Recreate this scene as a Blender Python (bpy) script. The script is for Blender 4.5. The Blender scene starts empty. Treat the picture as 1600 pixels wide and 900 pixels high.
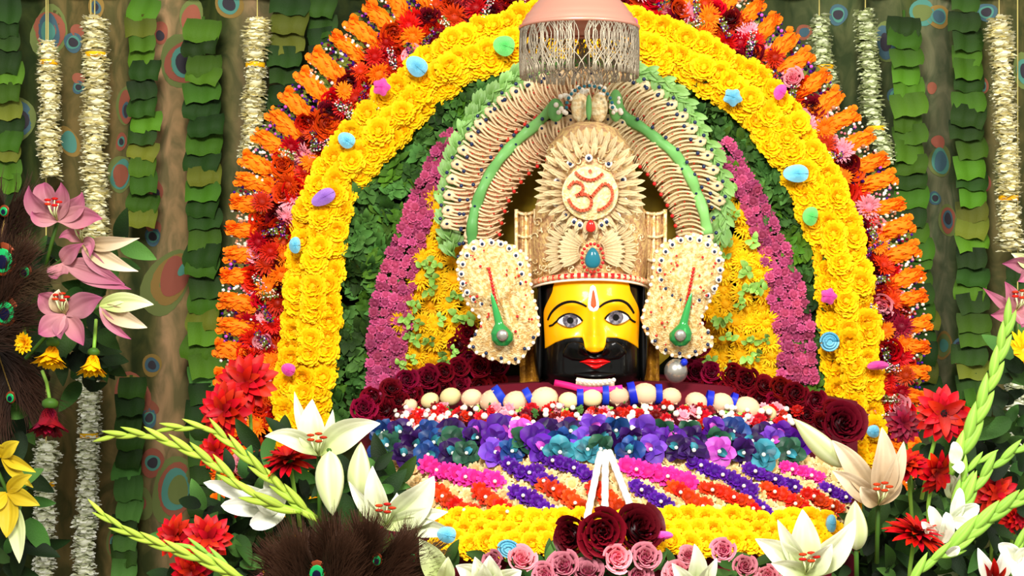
import bpy, math, random
from mathutils import Vector, Matrix, Quaternion, noise
R = random.Random(7)
PI = math.pi
S = bpy.context.scene
C = S.collection

# ------------------------------------------------------------------ camera, world, lights, exposure
CZ, D, K = 1.5, 5.0, 0.002          # camera height, distance to the plane Y=0, metres per pixel there
cam = bpy.data.cameras.new('camera'); cam.lens = 56.25; cam.sensor_width = 36
co = bpy.data.objects.new('camera', cam); C.objects.link(co)
co.location = (0, -D, CZ); co.rotation_euler = (PI/2, 0, 0); S.camera = co
w = bpy.data.worlds.new('world'); S.world = w; w.use_nodes = True
w.node_tree.nodes['Background'].inputs[0].default_value = (1.0, 0.97, 0.92, 1)
w.node_tree.nodes['Background'].inputs[1].default_value = 0.5
def area(name, loc, target, size, power, col):
    l = bpy.data.lights.new(name, 'AREA'); l.size = size; l.energy = power; l.color = col
    o = bpy.data.objects.new(name, l); C.objects.link(o); o.location = loc
    o.rotation_euler = (Vector(target)-Vector(loc)).to_track_quat('-Z', 'Y').to_euler()
area('ceiling_panel_light', (-0.4, -4.6, 3.7), (0.2, 0, 1.4), 1.1, 265, (1, .97, .92))
area('side_panel_light', (2.4, -3.2, 3.4), (0.6, -0.3, 1.2), .9, 80, (1, .96, .9))
S.view_settings.view_transform = 'Standard'; S.view_settings.look = 'None'
S.view_settings.exposure = 0.4; S.view_settings.gamma = 1.0; S.view_settings.use_curve_mapping = False

# ------------------------------------------------------------------ helpers
def lin(h):
    h = h.lstrip('#')
    return tuple(((c/12.92) if c <= .04045 else ((c+.055)/1.055)**2.4) for c in (int(h[i:i+2], 16)/255 for i in (0, 2, 4)))
def at(px, py, Y=0.0):
    s = K*(D+Y)/D
    return Vector(((px-800)*s, Y, CZ+(450-py)*s))
def sz(n, Y=0.0): return n*K*(D+Y)/D

def mat(name, base, tip=None, rough=.55, metal=0., var=.12, bump=0., bscale=60., mottled=None, mscale=20., coat=0., spec=.18, sss=0., contrast=.5):
    """base colour at the foot of a petal, tip colour at its end, a little difference from piece to piece"""
    m = bpy.data.materials.new(name); m.use_nodes = True
    nt = m.node_tree; n = nt.nodes; L = nt.links; p = n['Principled BSDF']
    a = n.new('ShaderNodeAttribute'); a.attribute_name = 't'
    mx = n.new('ShaderNodeMix'); mx.data_type = 'RGBA'
    mx.inputs[6].default_value = (*lin(base), 1); mx.inputs[7].default_value = (*lin(tip or base), 1)
    L.new(a.outputs['Fac'], mx.inputs[0])
    out = mx.outputs[2]
    if mottled:
        nz = n.new('ShaderNodeTexNoise'); nz.inputs['Scale'].default_value = mscale; nz.inputs['Detail'].default_value = 4
        tc = n.new('ShaderNodeTexCoord'); L.new(tc.outputs['Object'], nz.inputs['Vector'])
        rp = n.new('ShaderNodeValToRGB'); rp.color_ramp.elements[0].position = contrast-.08; rp.color_ramp.elements[1].position = contrast+.1
        L.new(nz.outputs['Fac'], rp.inputs[0])
        m2 = n.new('ShaderNodeMix'); m2.data_type = 'RGBA'; m2.inputs[7].default_value = (*lin(mottled), 1)
        L.new(rp.outputs[0], m2.inputs[0]); L.new(out, m2.inputs[6]); out = m2.outputs[2]
    if var:
        oi = n.new('ShaderNodeObjectInfo'); hs = n.new('ShaderNodeHueSaturation')
        mr = n.new('ShaderNodeMapRange'); mr.inputs[3].default_value = 1-var*1.6; mr.inputs[4].default_value = 1+var
        L.new(oi.outputs['Random'], mr.inputs[0]); L.new(mr.outputs[0], hs.inputs['Value'])
        mh = n.new('ShaderNodeMapRange'); mh.inputs[3].default_value = .5-var*.035; mh.inputs[4].default_value = .5+var*.035
        ml = n.new('ShaderNodeMath'); ml.operation = 'FRACT'; mm = n.new('ShaderNodeMath'); mm.operation = 'MULTIPLY'; mm.inputs[1].default_value = 17.3
        L.new(oi.outputs['Random'], mm.inputs[0]); L.new(mm.outputs[0], ml.inputs[0]); L.new(ml.outputs[0], mh.inputs[0]); L.new(mh.outputs[0], hs.inputs['Hue'])
        L.new(out, hs.inputs['Color']); out = hs.outputs[0]
    L.new(out, p.inputs['Base Color'])
    p.inputs['Roughness'].default_value = rough; p.inputs['Metallic'].default_value = metal
    p.inputs['Specular IOR Level'].default_value = spec; p.inputs['Coat Weight'].default_value = coat
    if bump:
        nb = n.new('ShaderNodeTexNoise'); nb.inputs['Scale'].default_value = bscale; nb.inputs['Detail'].default_value = 3
        tc = n.new('ShaderNodeTexCoord'); L.new(tc.outputs['Object'], nb.inputs['Vector'])
        bp = n.new('ShaderNodeBump'); bp.inputs['Strength'].default_value = bump; bp.inputs['Distance'].default_value = .006
        L.new(nb.outputs['Fac'], bp.inputs['Height']); L.new(bp.outputs[0], p.inputs['Normal'])
    return m

class G:
    """collects shapes, then links them as one mesh"""
    def __init__(s): s.v = []; s.f = []; s.m = []; s.t = []
    def grid(s, fn, nu, nv, mi=0, wrap=False, tf=None):
        b = len(s.v)
        for i in range(nu+1):
            for j in range(nv+(0 if wrap else 1)):
                s.v.append(tuple(fn(i/nu, j/nv))); s.t.append(tf(i/nu, j/nv) if tf else i/nu)
        w_ = nv if wrap else nv+1
        for i in range(nu):
            for j in range(nv):
                k = (j+1) % nv if wrap else j+1
                s.f.append((b+i*w_+j, b+(i+1)*w_+j, b+(i+1)*w_+k, b+i*w_+k)); s.m.append(mi)
    def ball(s, c, r, mi=0, n=6, k=4, sc=(1, 1, 1), t=.5):
        def fn(u, v):
            a = -PI/2+PI*u; b = 2*PI*v
            return (c[0]+r*sc[0]*math.cos(a)*math.cos(b), c[1]+r*sc[1]*math.cos(a)*math.sin(b), c[2]+r*sc[2]*math.sin(a))
        s.grid(fn, k, n, mi, True, lambda u, v: t)
    def box(s, a, b, mi=0):
        k = len(s.v)
        for x in (a[0], b[0]):
            for y in (a[1], b[1]):
                for z in (a[2], b[2]): s.v.append((x, y, z)); s.t.append(.5)
        for f in ((0, 1, 3, 2), (4, 6, 7, 5), (0, 4, 5, 1), (2, 3, 7, 6), (0, 2, 6, 4), (1, 5, 7, 3)):
            s.f.append(tuple(k+q for q in f)); s.m.append(mi)
    def tube(s, pts, r, mi=0, n=6, flat=1., up=Vector((0, 1, 0))):
        pts = [Vector(p) for p in pts]; N = len(pts)-1
        rr = r if callable(r) else (lambda t: r)
        def fn(u, v):
            i = min(int(round(u*N)), N)
            T = (pts[min(i+1, N)]-pts[max(i-1, 0)]).normalized()
            A = T.cross(up); A = A.normalized() if A.length > 1e-4 else T.orthogonal().normalized()
            B = T.cross(A)
            q = rr(u); a = 2*PI*v
            return pts[i]+A*math.cos(a)*q+B*math.sin(a)*q*flat
        s.grid(fn, N, n, mi, True)
        b = len(s.v)-(N+1)*n
        s.f.append(tuple(b+j for j in range(n))); s.m.append(mi)
        s.f.append(tuple(b+N*n+j for j in reversed(range(n)))); s.m.append(mi)
    def petal(s, M, L, W, a0=.3, curl=0., cup=.2, p=.6, q=.8, nu=4, nv=2, mi=0, wave=0., ph=0., tip=.06):
        """radial petal along +X of M, elevation a0 at the foot, bending by curl towards the tip"""
        cs = []; x = z = 0.
        for i in range(nu+1):
            a = a0+curl*i/nu; cs.append((x, z, a)); x += L/nu*math.cos(a); z += L/nu*math.sin(a)
        def fn(u, v):
            i = int(round(u*nu)); cx, cz, a = cs[i]
            wd = W*max(.05, math.sin(PI*min(.999, max(.06, u**p))) ** q) if u < 1 else W*tip
            e = (v*2-1); up = cup*wd*e*e + wave*W*math.sin(u*9+ph+e*3)
            return M @ Vector((cx-math.sin(a)*up, e*wd, cz+math.cos(a)*up))
        s.grid(fn, nu, nv, mi)
    def mesh(s, name, mats, smooth=True):
        me = bpy.data.meshes.new(name); me.from_pydata(s.v, [], s.f)
        for m in (mats if isinstance(mats, (list, tuple)) else [mats]): me.materials.append(m)
        if any(s.m): me.polygons.foreach_set('material_index', s.m)
        if smooth: me.polygons.foreach_set('use_smooth', [True]*len(s.f))
        at_ = me.attributes.new('t', 'FLOAT', 'POINT'); at_.data.foreach_set('value', s.t)
        me.update(); return me
def RZ(a): return Matrix.Rotation(a, 4, 'Z')
def RY(a): return Matrix.Rotation(a, 4, 'Y')
def T(x, y, z): return Matrix.Translation((x, y, z))

def thing(name, loc, label, cat, group=None):
    o = bpy.data.objects.new(name, None); C.objects.link(o); o.location = loc; o.empty_display_size = .02
    o['label'] = label; o['category'] = cat
    if group: o['group'] = group
    return o
def tag(o, label, cat, group=None):
    o['label'] = label; o['category'] = cat
    if group: o['group'] = group
    return o
ORI = {}
def world_loc(o): return ORI.get(o.name, (o.location.copy(), Quaternion()))
def part(root, name, me, loc=None, q=None, sc=1., label=None, kind=None):
    """place a part by its world position; parents carry no rotation or scale of their own"""
    o = bpy.data.objects.new(name, me); C.objects.link(o)
    wl = Vector(loc) if loc is not None else Vector((0, 0, 0))
    if root is not None:
        base = ROOTLOC[root.name] if root.name in ROOTLOC else root.location
        o.parent = root; o.location = wl-base
    else: o.location = wl
    ROOTLOC[o.name] = wl
    if q is not None: o.rotation_mode = 'QUATERNION'; o.rotation_quaternion = q
    o.scale = sc if isinstance(sc, (tuple, list)) else (sc, sc, sc)
    if label: o['label'] = label
    if kind: o['kind'] = kind
    return o
ROOTLOC = {}
FRONT = Vector((0, -1, 0))
def face(d=FRONT, roll=0.): return Vector((0, 0, 1)).rotation_difference(Vector(d).normalized()) @ Quaternion((0, 0, 1), roll)
def jit(d, a): return (Vector(d)+Vector((R.uniform(-a, a), R.uniform(-a, a), R.uniform(-a, a)))).normalized()
def path(pts, step):
    """Catmull-Rom through the points, resampled every step; returns (x, y, tangent x, tangent y)"""
    P = [pts[0]]+list(pts)+[pts[-1]]; out = []
    for i in range(1, len(P)-2):
        for k in range(24):
            t = k/24; a, b, c, d = P[i-1], P[i], P[i+1], P[i+2]
            out.append(tuple(.5*((2*b[j])+(-a[j]+c[j])*t+(2*a[j]-5*b[j]+4*c[j]-d[j])*t*t+(-a[j]+3*b[j]-3*c[j]+d[j])*t**3) for j in range(len(b))))
    out.append(tuple(pts[-1]))
    res = []; acc = 0; nxt = 0
    for i in range(len(out)-1):
        a, b = out[i], out[i+1]; l = math.hypot(b[0]-a[0], b[1]-a[1])
        while nxt <= acc+l and l > 0:
            f = (nxt-acc)/l; tx, ty = (b[0]-a[0])/l, (b[1]-a[1])/l
            res.append((a[0]+(b[0]-a[0])*f, a[1]+(b[1]-a[1])*f, tx, ty)); nxt += step
        acc += l
    return res
def interp(x, tab):
    if x <= tab[0][0]: return tab[0][1]
    for (a, b), (c, d) in zip(tab, tab[1:]):
        if x <= c:
            t = (x-a)/(c-a); return b+(d-b)*t
    return tab[-1][1]
def sm(x, tab):
    if x <= tab[0][0]: return tab[0][1]
    for (a, b), (c, d) in zip(tab, tab[1:]):
        if x <= c:
            t = (x-a)/(c-a); t = t*t*(3-2*t); return b+(d-b)*t
    return tab[-1][1]

# ------------------------------------------------------------------ materials
M = dict(
 yellow=mat('marigold_yellow', '#f8a800', '#ffc800', rough=.7, var=.05),
 yellow2=mat('chrysanthemum_yellow', '#f0a400', '#ffcc10', rough=.7, var=.14),
 orange=mat('marigold_orange', '#f46000', '#ff8408', rough=.7, var=.05),
 red=mat('petal_red', '#7a0604', '#cc0e04', rough=.5, var=.15),
 redorange=mat('petal_red_orange', '#9c1a04', '#dc3408', rough=.55, var=.2),
 darkred=mat('petal_dark_red', '#380208', '#700812', rough=.5, var=.2),
 rosered=mat('petal_rose_red', '#4a0414', '#880c28', rough=.5, var=.25),
 maroon=mat('petal_maroon', '#2c0309', '#5c0a16', rough=.4, var=.1),
 pinkhot=mat('petal_hot_pink', '#c01064', '#f0309a', rough=.55, var=.1),
 pink=mat('petal_pink', '#d8607a', '#f7a0aa', rough=.6, var=.12),
 dusty=mat('petal_dusty_pink', '#8c2848', '#c0507a', rough=.6, var=.25),
 dustyrose=mat('petal_rose_white_edge', '#9a2c48', '#e08a96', rough=.5, var=.2),
 purple=mat('petal_purple', '#2e0660', '#5a1696', rough=.5, var=.2),
 violet=mat('petal_violet', '#45208c', '#7c44c0', rough=.45, var=.2),
 darkviolet=mat('petal_dark_violet', '#140628', '#341056', rough=.4, var=.2),
 blue=mat('petal_blue', '#0e1a50', '#204888', rough=.4, var=.25),
 teal=mat('petal_teal', '#0c3440', '#3c98a8', rough=.4, var=.2),
 darkgreenp=mat('petal_dark_green', '#10281c', '#2c5c42', rough=.4, var=.2),
 magenta=mat('petal_magenta', '#8a1c88', '#d860cc', rough=.4, var=.15),
 white=mat('petal_white', '#e8ecd0', '#fdfcf4', rough=.5, var=.04),
 lily=mat('lily_white', '#b8c878', '#f6f2e0', rough=.45, var=.04, bump=.15, bscale=40),
 lilycream=mat('lily_cream', '#a48858', '#eedabc', rough=.45, var=.06, bump=.15, bscale=40),
 lilygreen=mat('lily_bud_green', '#b4c46a', '#e9eebc', rough=.45, var=.06),
 lilypink=mat('lily_pink', '#c08888', '#9a466a', rough=.45, var=.14, bump=.15, bscale=40),
 lilyyellow=mat('lily_yellow', '#c8a818', '#d8c030', rough=.5, var=.1),
 cream=mat('cream_petal', '#c89448', '#f6dca0', rough=.6, var=.14),
 peach=mat('peach_petal', '#d08c60', '#f0c09c', rough=.55, var=.12),
 tuberose=mat('tuberose_cream', '#f4e8a8', '#fffce0', rough=.6, var=.06),
 tuberose2=mat('tuberose_white', '#e0e6b8', '#fffff4', rough=.6, var=.06),
 tuberose3=mat('tuberose_pale_green', '#bcc890', '#e8ecc8', rough=.6, var=.06),
 leaf=mat('leaf_green', '#385a0e', '#4c7816', rough=.65, var=.3, bump=.3, bscale=30),
 leafdark=mat('leaf_dark_green', '#1a300a', '#2a4a10', rough=.65, var=.3, bump=.3, bscale=30),
 leafmid=mat('leaf_mid_green', '#30541c', '#4e7c34', rough=.65, var=.3, bump=.3, bscale=30),
 leafshade=mat('leaf_painted_shade_green', '#0e1c06', '#1c3410', rough=.65, var=.3, bump=.3, bscale=30),  # leaf green darkened to paint in the shadow deep among the foliage
 leafolive=mat('leaf_olive', '#4c5414', '#68701e', rough=.65, var=.25, bump=.3, bscale=30),
 leaflight=mat('leaf_light_green', '#79b03c', '#a8d468', rough=.5, var=.15),
 glad=mat('gladiolus_green', '#8cb030', '#bcd250', rough=.45, var=.1),
 gladr=mat('gladiolus_green_fresh', '#6fa02c', '#a0cc54', rough=.45, var=.1),
 stem=mat('stem_green', '#3a5c1c', '#4a7424', rough=.5, var=.1),
 ribbon=mat('pale_green_ribbon', '#4e9048', '#86c06a', rough=.4, var=.1),
 ribbon2=mat('pale_green_loop', '#5c8c34', '#94bc70', rough=.4, var=.14),
 gold=mat('cream_gold_zari', '#cc9850', '#fbe4ac', rough=.38, metal=.15, var=.07, bump=.6, bscale=140, mottled='#f8e6b8', mscale=70),
 goldpink=mat('peach_gold_zari', '#c87c48', '#fcd8a8', rough=.38, metal=.12, var=.08, bump=.5, bscale=140, mottled='#fbe2b4', mscale=60),
 goldbase=mat('gold_brocade', '#c4966c', '#c4966c', rough=.4, metal=.3, var=0, bump=.9, bscale=120, mottled='#ecca86', mscale=55),
 golddark=mat('dark_gold_brocade', '#7a5014', '#8a5c1a', rough=.45, metal=.3, var=0, bump=.8, bscale=80, mottled='#b07c20', mscale=40),
 face=mat('painted_yellow', '#ffb000', '#ffb200', rough=.35, var=0, coat=.15),
 black=mat('painted_black', '#050505', '#080807', rough=.28, var=0, coat=.2),
 blackmatte=mat('black_velvet', '#060604', '#0c0a08', rough=.8, var=0),
 eyewhite=mat('eye_white', '#f4f0e0', rough=.3, var=0, coat=.4),
 iris=mat('iris_grey', '#4c4650', rough=.25, var=0, mottled='#8a8488', mscale=90),
 lips=mat('painted_red_lips', '#c80808', '#e01010', rough=.3, var=0, coat=.4),
 orangepaint=mat('orange_paint', '#e8480a', rough=.5, var=0),
 whitepaint=mat('white_paint', '#f6efe2', rough=.5, var=0),
 gemred=mat('red_stone', '#b81818', '#d8281c', rough=.15, var=.1, coat=.6),
 omred=mat('red_mosaic_stone', '#d8381c', '#f06038', rough=.3, var=0, coat=.3),
 gemteal=mat('turquoise_stone', '#084858', '#0c5c70', rough=.2, var=0, coat=.4, mottled='#2c8494', mscale=60),
 gemblue=mat('dark_blue_stud', '#101c3c', '#1c3058', rough=.15, var=0, coat=.5),
 pearl=mat('pearl_white', '#f6ecd8', rough=.25, var=0, coat=.6),
 copper=mat('pink_copper', '#cc8c74', '#dc9e88', rough=.35, metal=.45, var=0, bump=.15, bscale=12),
 silver=mat('silver_thread', '#8c8270', '#aca088', rough=.35, metal=.35, var=0),
 steel=mat('silver_metal', '#b8b4a8', rough=.25, metal=.8, var=0),
 enamel=mat('green_enamel', '#1c7838', '#3ca850', rough=.2, metal=.2, var=0, coat=.6),
 bluerib=mat('blue_ribbon', '#1424a0', '#2038c8', rough=.35, var=.1),
 foilblue=mat('sky_blue_foil', '#3c98b8', '#8cd4ec', rough=.25, metal=.2, var=.1, bump=.4, bscale=50),
 foilgreen=mat('green_foil', '#40b050', '#80e078', rough=.3, metal=.1, var=.1, bump=.4, bscale=50),
 foilpink=mat('pink_foil', '#d82890', '#f060b0', rough=.3, metal=.1, var=.1, bump=.4, bscale=50),
 foilviolet=mat('violet_foil', '#7848a8', '#b080d8', rough=.3, metal=.1, var=.1, bump=.4, bscale=50),
 barb=mat('feather_barb_brown', '#1c120a', '#42281a', rough=.6, var=.1),
 barb2=mat('feather_barb_grey_brown', '#2a1e12', '#5c4630', rough=.6, var=.1),
 eyebronze=mat('feather_bronze', '#7a3414', rough=.35, metal=.3, var=0),
 eyegreen=mat('feather_green', '#149048', '#20c068', rough=.3, metal=.3, var=0),
 eyenavy=mat('feather_navy', '#0a0c2c', rough=.3, metal=.2, var=0),
 board=mat('dark_green_felt', '#161c0a', rough=.9, var=0, mottled='#2c300e', mscale=8),
 velvet=mat('olive_velvet', '#a88c1c', rough=.8, var=0, mottled='#6a5610', mscale=4),
 string=mat('cotton_string', '#c8b868', rough=.8, var=0),
 p_olive=mat('print_pale_green', '#6c7840', rough=.8, var=.15),
 p_salmon=mat('print_salmon', '#945440', rough=.8, var=.12),
 p_gold=mat('print_gold', '#8c7038', rough=.8, var=.12),
 p_teal=mat('print_turquoise', '#508878', rough=.8, var=.1),
 p_dark=mat('print_dark', '#38343a', rough=.8, var=.1),
 p_blue=mat('print_blue', '#44606a', rough=.8, var=.1),
 cloth_red=mat('crimson_cloth', '#5c0a1c', rough=.7, var=0, bump=.3, bscale=20),
)

# ------------------------------------------------------------------ the setting
def struct(name, g, m):
    o = bpy.data.objects.new(name, g.mesh(name, m, False)); C.objects.link(o); o['kind'] = 'structure'; return o
g = G(); g.box((-4, -6.5, -.05), (4, 1.6, 0)); struct('floor', g, mat('stone_floor', '#8c8478', rough=.5, var=0, mottled='#78705f', mscale=3))
g = G(); g.box((-4, 1.4, 0), (4, 1.5, 3.6)); struct('wall_back', g, mat('back_wall_plaster', '#a8a8a0', rough=.9, var=0))
# printed cloth hung in soft folds behind everything
def clothY(x): return 1.12+.018*math.sin(x*19)+.012*math.sin(x*41+1)+.02*math.sin(x*7+2)
def clothmat():
    m = mat('peacock_print_cloth', '#5a5a30', rough=.85, var=0); nt = m.node_tree; n = nt.nodes; L = nt.links
    tc = n.new('ShaderNodeTexCoord'); wob = n.new('ShaderNodeTexNoise'); wob.inputs['Scale'].default_value = 5; wob.inputs['Detail'].default_value = 4
    L.new(tc.outputs['Object'], wob.inputs['Vector'])
    sp = n.new('ShaderNodeSeparateXYZ'); L.new(tc.outputs['Object'], sp.inputs[0])
    ad = n.new('ShaderNodeMath'); ad.operation = 'MULTIPLY_ADD'; ad.inputs[1].default_value = .10; L.new(wob.outputs['Fac'], ad.inputs[0]); L.new(sp.outputs['X'], ad.inputs[2])
    mr = n.new('ShaderNodeMapRange'); w_ = 800*.002*6.12/5; mr.inputs[1].default_value = -w_+.05; mr.inputs[2].default_value = w_+.05; L.new(ad.outputs[0], mr.inputs[0])
    r = n.new('ShaderNodeValToRGB'); e = r.color_ramp.elements
    bands = [(0, '#222c0e'), (50, '#2c3814'), (70, '#565434'), (120, '#665a36'), (150, '#403f20'), (172, '#7a6a44'), (198, '#6c6440'), (214, '#24300e'), (236, '#50502c'), (252, '#90785a'), (286, '#8a7452'), (302, '#283410'), (345, '#2a3610'), (362, '#62603e'), (398, '#7c6a50'), (440, '#3c4420'), (480, '#222c0e'),
             (800, '#222c0e'), (1240, '#333d22'), (1262, '#4c5638'), (1330, '#4a5434'), (1345, '#222a12'), (1385, '#525a3c'), (1425, '#3c4822'), (1446, '#5c6248'), (1480, '#6c6e56'), (1500, '#2c3a14'), (1536, '#34401a'), (1552, '#66603e'), (1600, '#4c4c2a')]
    e[0].position = 0; e[0].color = (*lin(bands[0][1]), 1); e[1].position = 1; e[1].color = (*lin(bands[-1][1]), 1)
    for p_, c_ in bands[1:-1]: x = e.new(p_/1600); x.color = (*lin(c_), 1)
    L.new(mr.outputs[0], r.inputs[0])
    mp2 = n.new('ShaderNodeMapping'); mp2.inputs['Scale'].default_value = (14, 1, 6)
    n2 = n.new('ShaderNodeTexNoise'); n2.inputs['Scale'].default_value = 1; n2.inputs['Detail'].default_value = 6; n2.inputs['Distortion'].default_value = 1.5
    L.new(tc.outputs['Object'], mp2.inputs['Vector']); L.new(mp2.outputs[0], n2.inputs['Vector'])
    r2 = n.new('ShaderNodeValToRGB'); e = r2.color_ramp.elements
    e[0].position = .36; e[0].color = (.45, .55, .4, 1); e[1].position = .66; e[1].color = (1.3, 1.15, 1.0, 1)
    L.new(n2.outputs['Fac'], r2.inputs[0])
    mx = n.new('ShaderNodeMix'); mx.data_type = 'RGBA'; mx.blend_type = 'MULTIPLY'; mx.inputs[0].default_value = .9
    L.new(r.outputs[0], mx.inputs[6]); L.new(r2.outputs[0], mx.inputs[7]); L.new(mx.outputs[2], n['Principled BSDF'].inputs['Base Color'])
    return m
XW = 2.5
cl = thing('backdrop_cloth', (0, 1.12, 0), 'olive and tan backdrop cloth printed with peacock eyes, hung behind the garlands', 'cloth')
g = G(); g.grid(lambda u, v: ((v*2-1)*XW, clothY((v*2-1)*XW), 3.0*(1-u)+.02), 12, 260)
part(cl, 'cloth', g.mesh('cloth', clothmat()))
g = G(); g.tube([at(-400, -12, 1.08), at(2000, -12, 1.08)], .012); part(cl, 'rail', g.mesh('rail', M['steel']))
def motif(px, py, w_, h_, rot, cols, off=(0, 0)):
    """printed feather eye: nested ovals lying on the cloth"""
    g = G(); mats = []
    for k, (c, f) in enumerate(cols):
        if M[c] not in mats: mats.append(M[c])
        mi = mats.index(M[c]); sd = R.uniform(0, 9)
        def fn(u, v):
            a = 2*PI*v; r = u*f*(1+.07*math.sin(2*a+sd)+.05*math.sin(3*a+sd*2))
            dx = r*w_*.5*math.cos(a)+off[0]*w_*(1-f); dy = r*h_*.5*math.sin(a)+off[1]*h_*(1-f)
            X = px+dx*math.cos(rot)-dy*math.sin(rot); Z = py+dx*math.sin(rot)+dy*math.cos(rot)
            p = at(X, Z, 1.12); p.y = clothY(p.x)-.002-.0012*k; return p
        g.grid(fn, 2, 20, mi, True)
    part(cl, 'feather_print', g.mesh('feather_print', mats))
E1 = [('p_olive', 1), ('p_salmon', .8), ('p_teal', .58), ('p_dark', .42)]
E2 = [('p_gold', 1), ('p_teal', .72), ('p_dark', .46)]
E3 = [('p_salmon', 1), ('p_teal', .6), ('p_dark', .4)]
E4 = [('p_olive', 1), ('p_salmon', .78), ('p_dark', .35)]
E5 = [('p_blue', 1), ('p_teal', .7), ('p_dark', .5)]
for a in [(75, 50, 62, 84, 0, [('p_olive', 1), ('p_salmon', .84), ('p_blue', .68), ('p_teal', .42)]), (114, 66, 28, 30, 0, E5), (150, 12, 26, 36, 0, [('p_gold', 1), ('p_blue', .6), ('p_dark', .34)]),
          (120, 48, 22, 20, .5, [('p_salmon', 1)]), (122, 122, 20, 18, 0, [('p_salmon', 1)]), (122, 136, 20, 20, 0, E5), (198, 166, 32, 64, 0, [('p_olive', 1), ('p_salmon', .8), ('p_blue', .42), ('p_dark', .3)], (.1, .2)),
          (191, 222, 22, 28, 0, E3), (190, 272, 44, 62, .1, [('p_olive', 1), ('p_teal', .8), ('p_salmon', .62)], (0, .1)), (286, 96, 66, 88, .2, E1, (.12, .02)), (299, 30, 34, 56, .1, [('p_olive', 1.1), ('p_salmon', .9), ('p_dark', .45)], (0, .35)),
          (252, 52, 26, 34, 0, [('p_salmon', 1), ('p_dark', .5)], (0, .3)), (358, 6, 42, 48, 0, E2), (236, 236, 22, 24, 0, E5), (22, 186, 62, 70, 0, [('p_olive', 1), ('p_blue', .82), ('p_dark', .6)]),
          (108, 222, 26, 46, -.3, [('p_gold', 1.1), ('p_teal', .8)]), (243, 356, 24, 20, 0, [('p_salmon', 1)]), (241, 370, 24, 28, 0, E5), (264, 440, 58, 104, .35, [('p_olive', 1.1), ('p_gold', .86), ('p_salmon', .66), ('p_teal', .2)], (.3, -.3)),
          (246, 298, 20, 34, 0, [('p_salmon', 1), ('p_dark', .5)], (0, .3)), (240, 570, 30, 34, 0, [('p_gold', 1), ('p_blue', .7), ('p_dark', .4)]), (236, 636, 28, 24, .3, [('p_salmon', 1)]), (236, 652, 22, 30, 0, E5), (208, 614, 60, 66, 0, [('p_salmon', 1), ('p_gold', .86), ('p_olive', .74)]),
          (241, 722, 36, 44, 0, E3), (272, 764, 58, 92, .2, [('p_olive', 1.1), ('p_salmon', .9), ('p_teal', .74), ('p_olive', .5)], (.25, 0)), (225, 785, 34, 50, 0, [('p_olive', 1), ('p_salmon', .4)]), (275, 830, 34, 40, .2, E1), (180, 850, 30, 50, 0, E1),
          (330, 250, 26, 50, 0, [('p_olive', 1), ('p_teal', .6)]), (446, 30, 22, 46, -.3, [('p_salmon', 1), ('p_teal', .6)]), (430, 330, 24, 40, .2, E4),
          (1307, 25, 30, 32, 0, E5), (1257, 50, 22, 26, 0, [('p_salmon', 1), ('p_blue', .6)]), (1384, 66, 32, 58, -.2, [('p_olive', 1.15), ('p_blue', .9), ('p_dark', .5)]), (1467, 26, 40, 40, 0, [('p_gold', 1), ('p_teal', .66), ('p_blue', .52)]), (1543, 18, 32, 30, 0, E5),
          (1455, 138, 16, 18, 0, [('p_salmon', 1)]), (1466, 222, 26, 20, 0, [('p_salmon', 1)]), (1470, 252, 40, 52, 0, [('p_olive', 1), ('p_teal', .8), ('p_blue', .6)]), (1538, 134, 18, 26, 0, E3), (1484, 344, 34, 46, 0, [('p_olive', 1.1), ('p_salmon', .86), ('p_blue', .6), ('p_dark', .4)], (0, -.1)),
          (1538, 284, 24, 34, 0, [('p_salmon', 1), ('p_teal', .7)], (0, .3)), (1598, 112, 36, 60, 0, [('p_olive', 1), ('p_teal', .7), ('p_dark', .4)]), (1476, 540, 34, 44, 0, [('p_gold', 1), ('p_olive', .8), ('p_teal', .5)]), (1506, 546, 28, 34, 0, [('p_blue', 1), ('p_dark', .7)]), (1500, 560, 20, 20, .5, [('p_salmon', 1)]),
          (1400, 150, 26, 30, 0, E5), (1460, 310, 20, 22, 0, E5), (1482, 640, 36, 60, 0, E1), (1440, 20, 40, 40, 0, [('p_teal', 1), ('p_olive', .7)])]:
    motif(*a)

# ------------------------------------------------------------------ flower templates (size 1 = one metre across, facing +Z)
def pom_mesh(name, m, rings=((.52, 15, -.15), (.48, 15, .2), (.42, 13, .5), (.35, 11, .8), (.27, 9, 1.05), (.2, 6, 1.3)), W=.17, core=.2, h=.0, seed=1):
    r = random.Random(seed); g = G(); g.ball((0, 0, 0), core, 0, 8, 5, (1, 1, .7), .3)
    for k, (Ln, n, a0) in enumerate(rings):
        for i in range(n):
            g.petal(RZ(2*PI*i/n+k*.4+r.uniform(-.1, .1)) @ T(0, 0, -.02*k+h), Ln*r.uniform(.9, 1.1), W*r.uniform(.8, 1.15), a0+r.uniform(-.12, .12), .15, -.3, .75, .6, 3, 2, 0, .12, r.uniform(0, 6), .5 if W > .1 else .2)
    return g.mesh(name, m)
def mum_mesh(name, m, n=22, seed=3):
    return pom_mesh(name, m, ((.5, n, 0.), (.46, n-2, .25), (.38, n-6, .55), (.26, 10, .9), (.15, 6, 1.2)), .06, .22, 0, seed)
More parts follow.
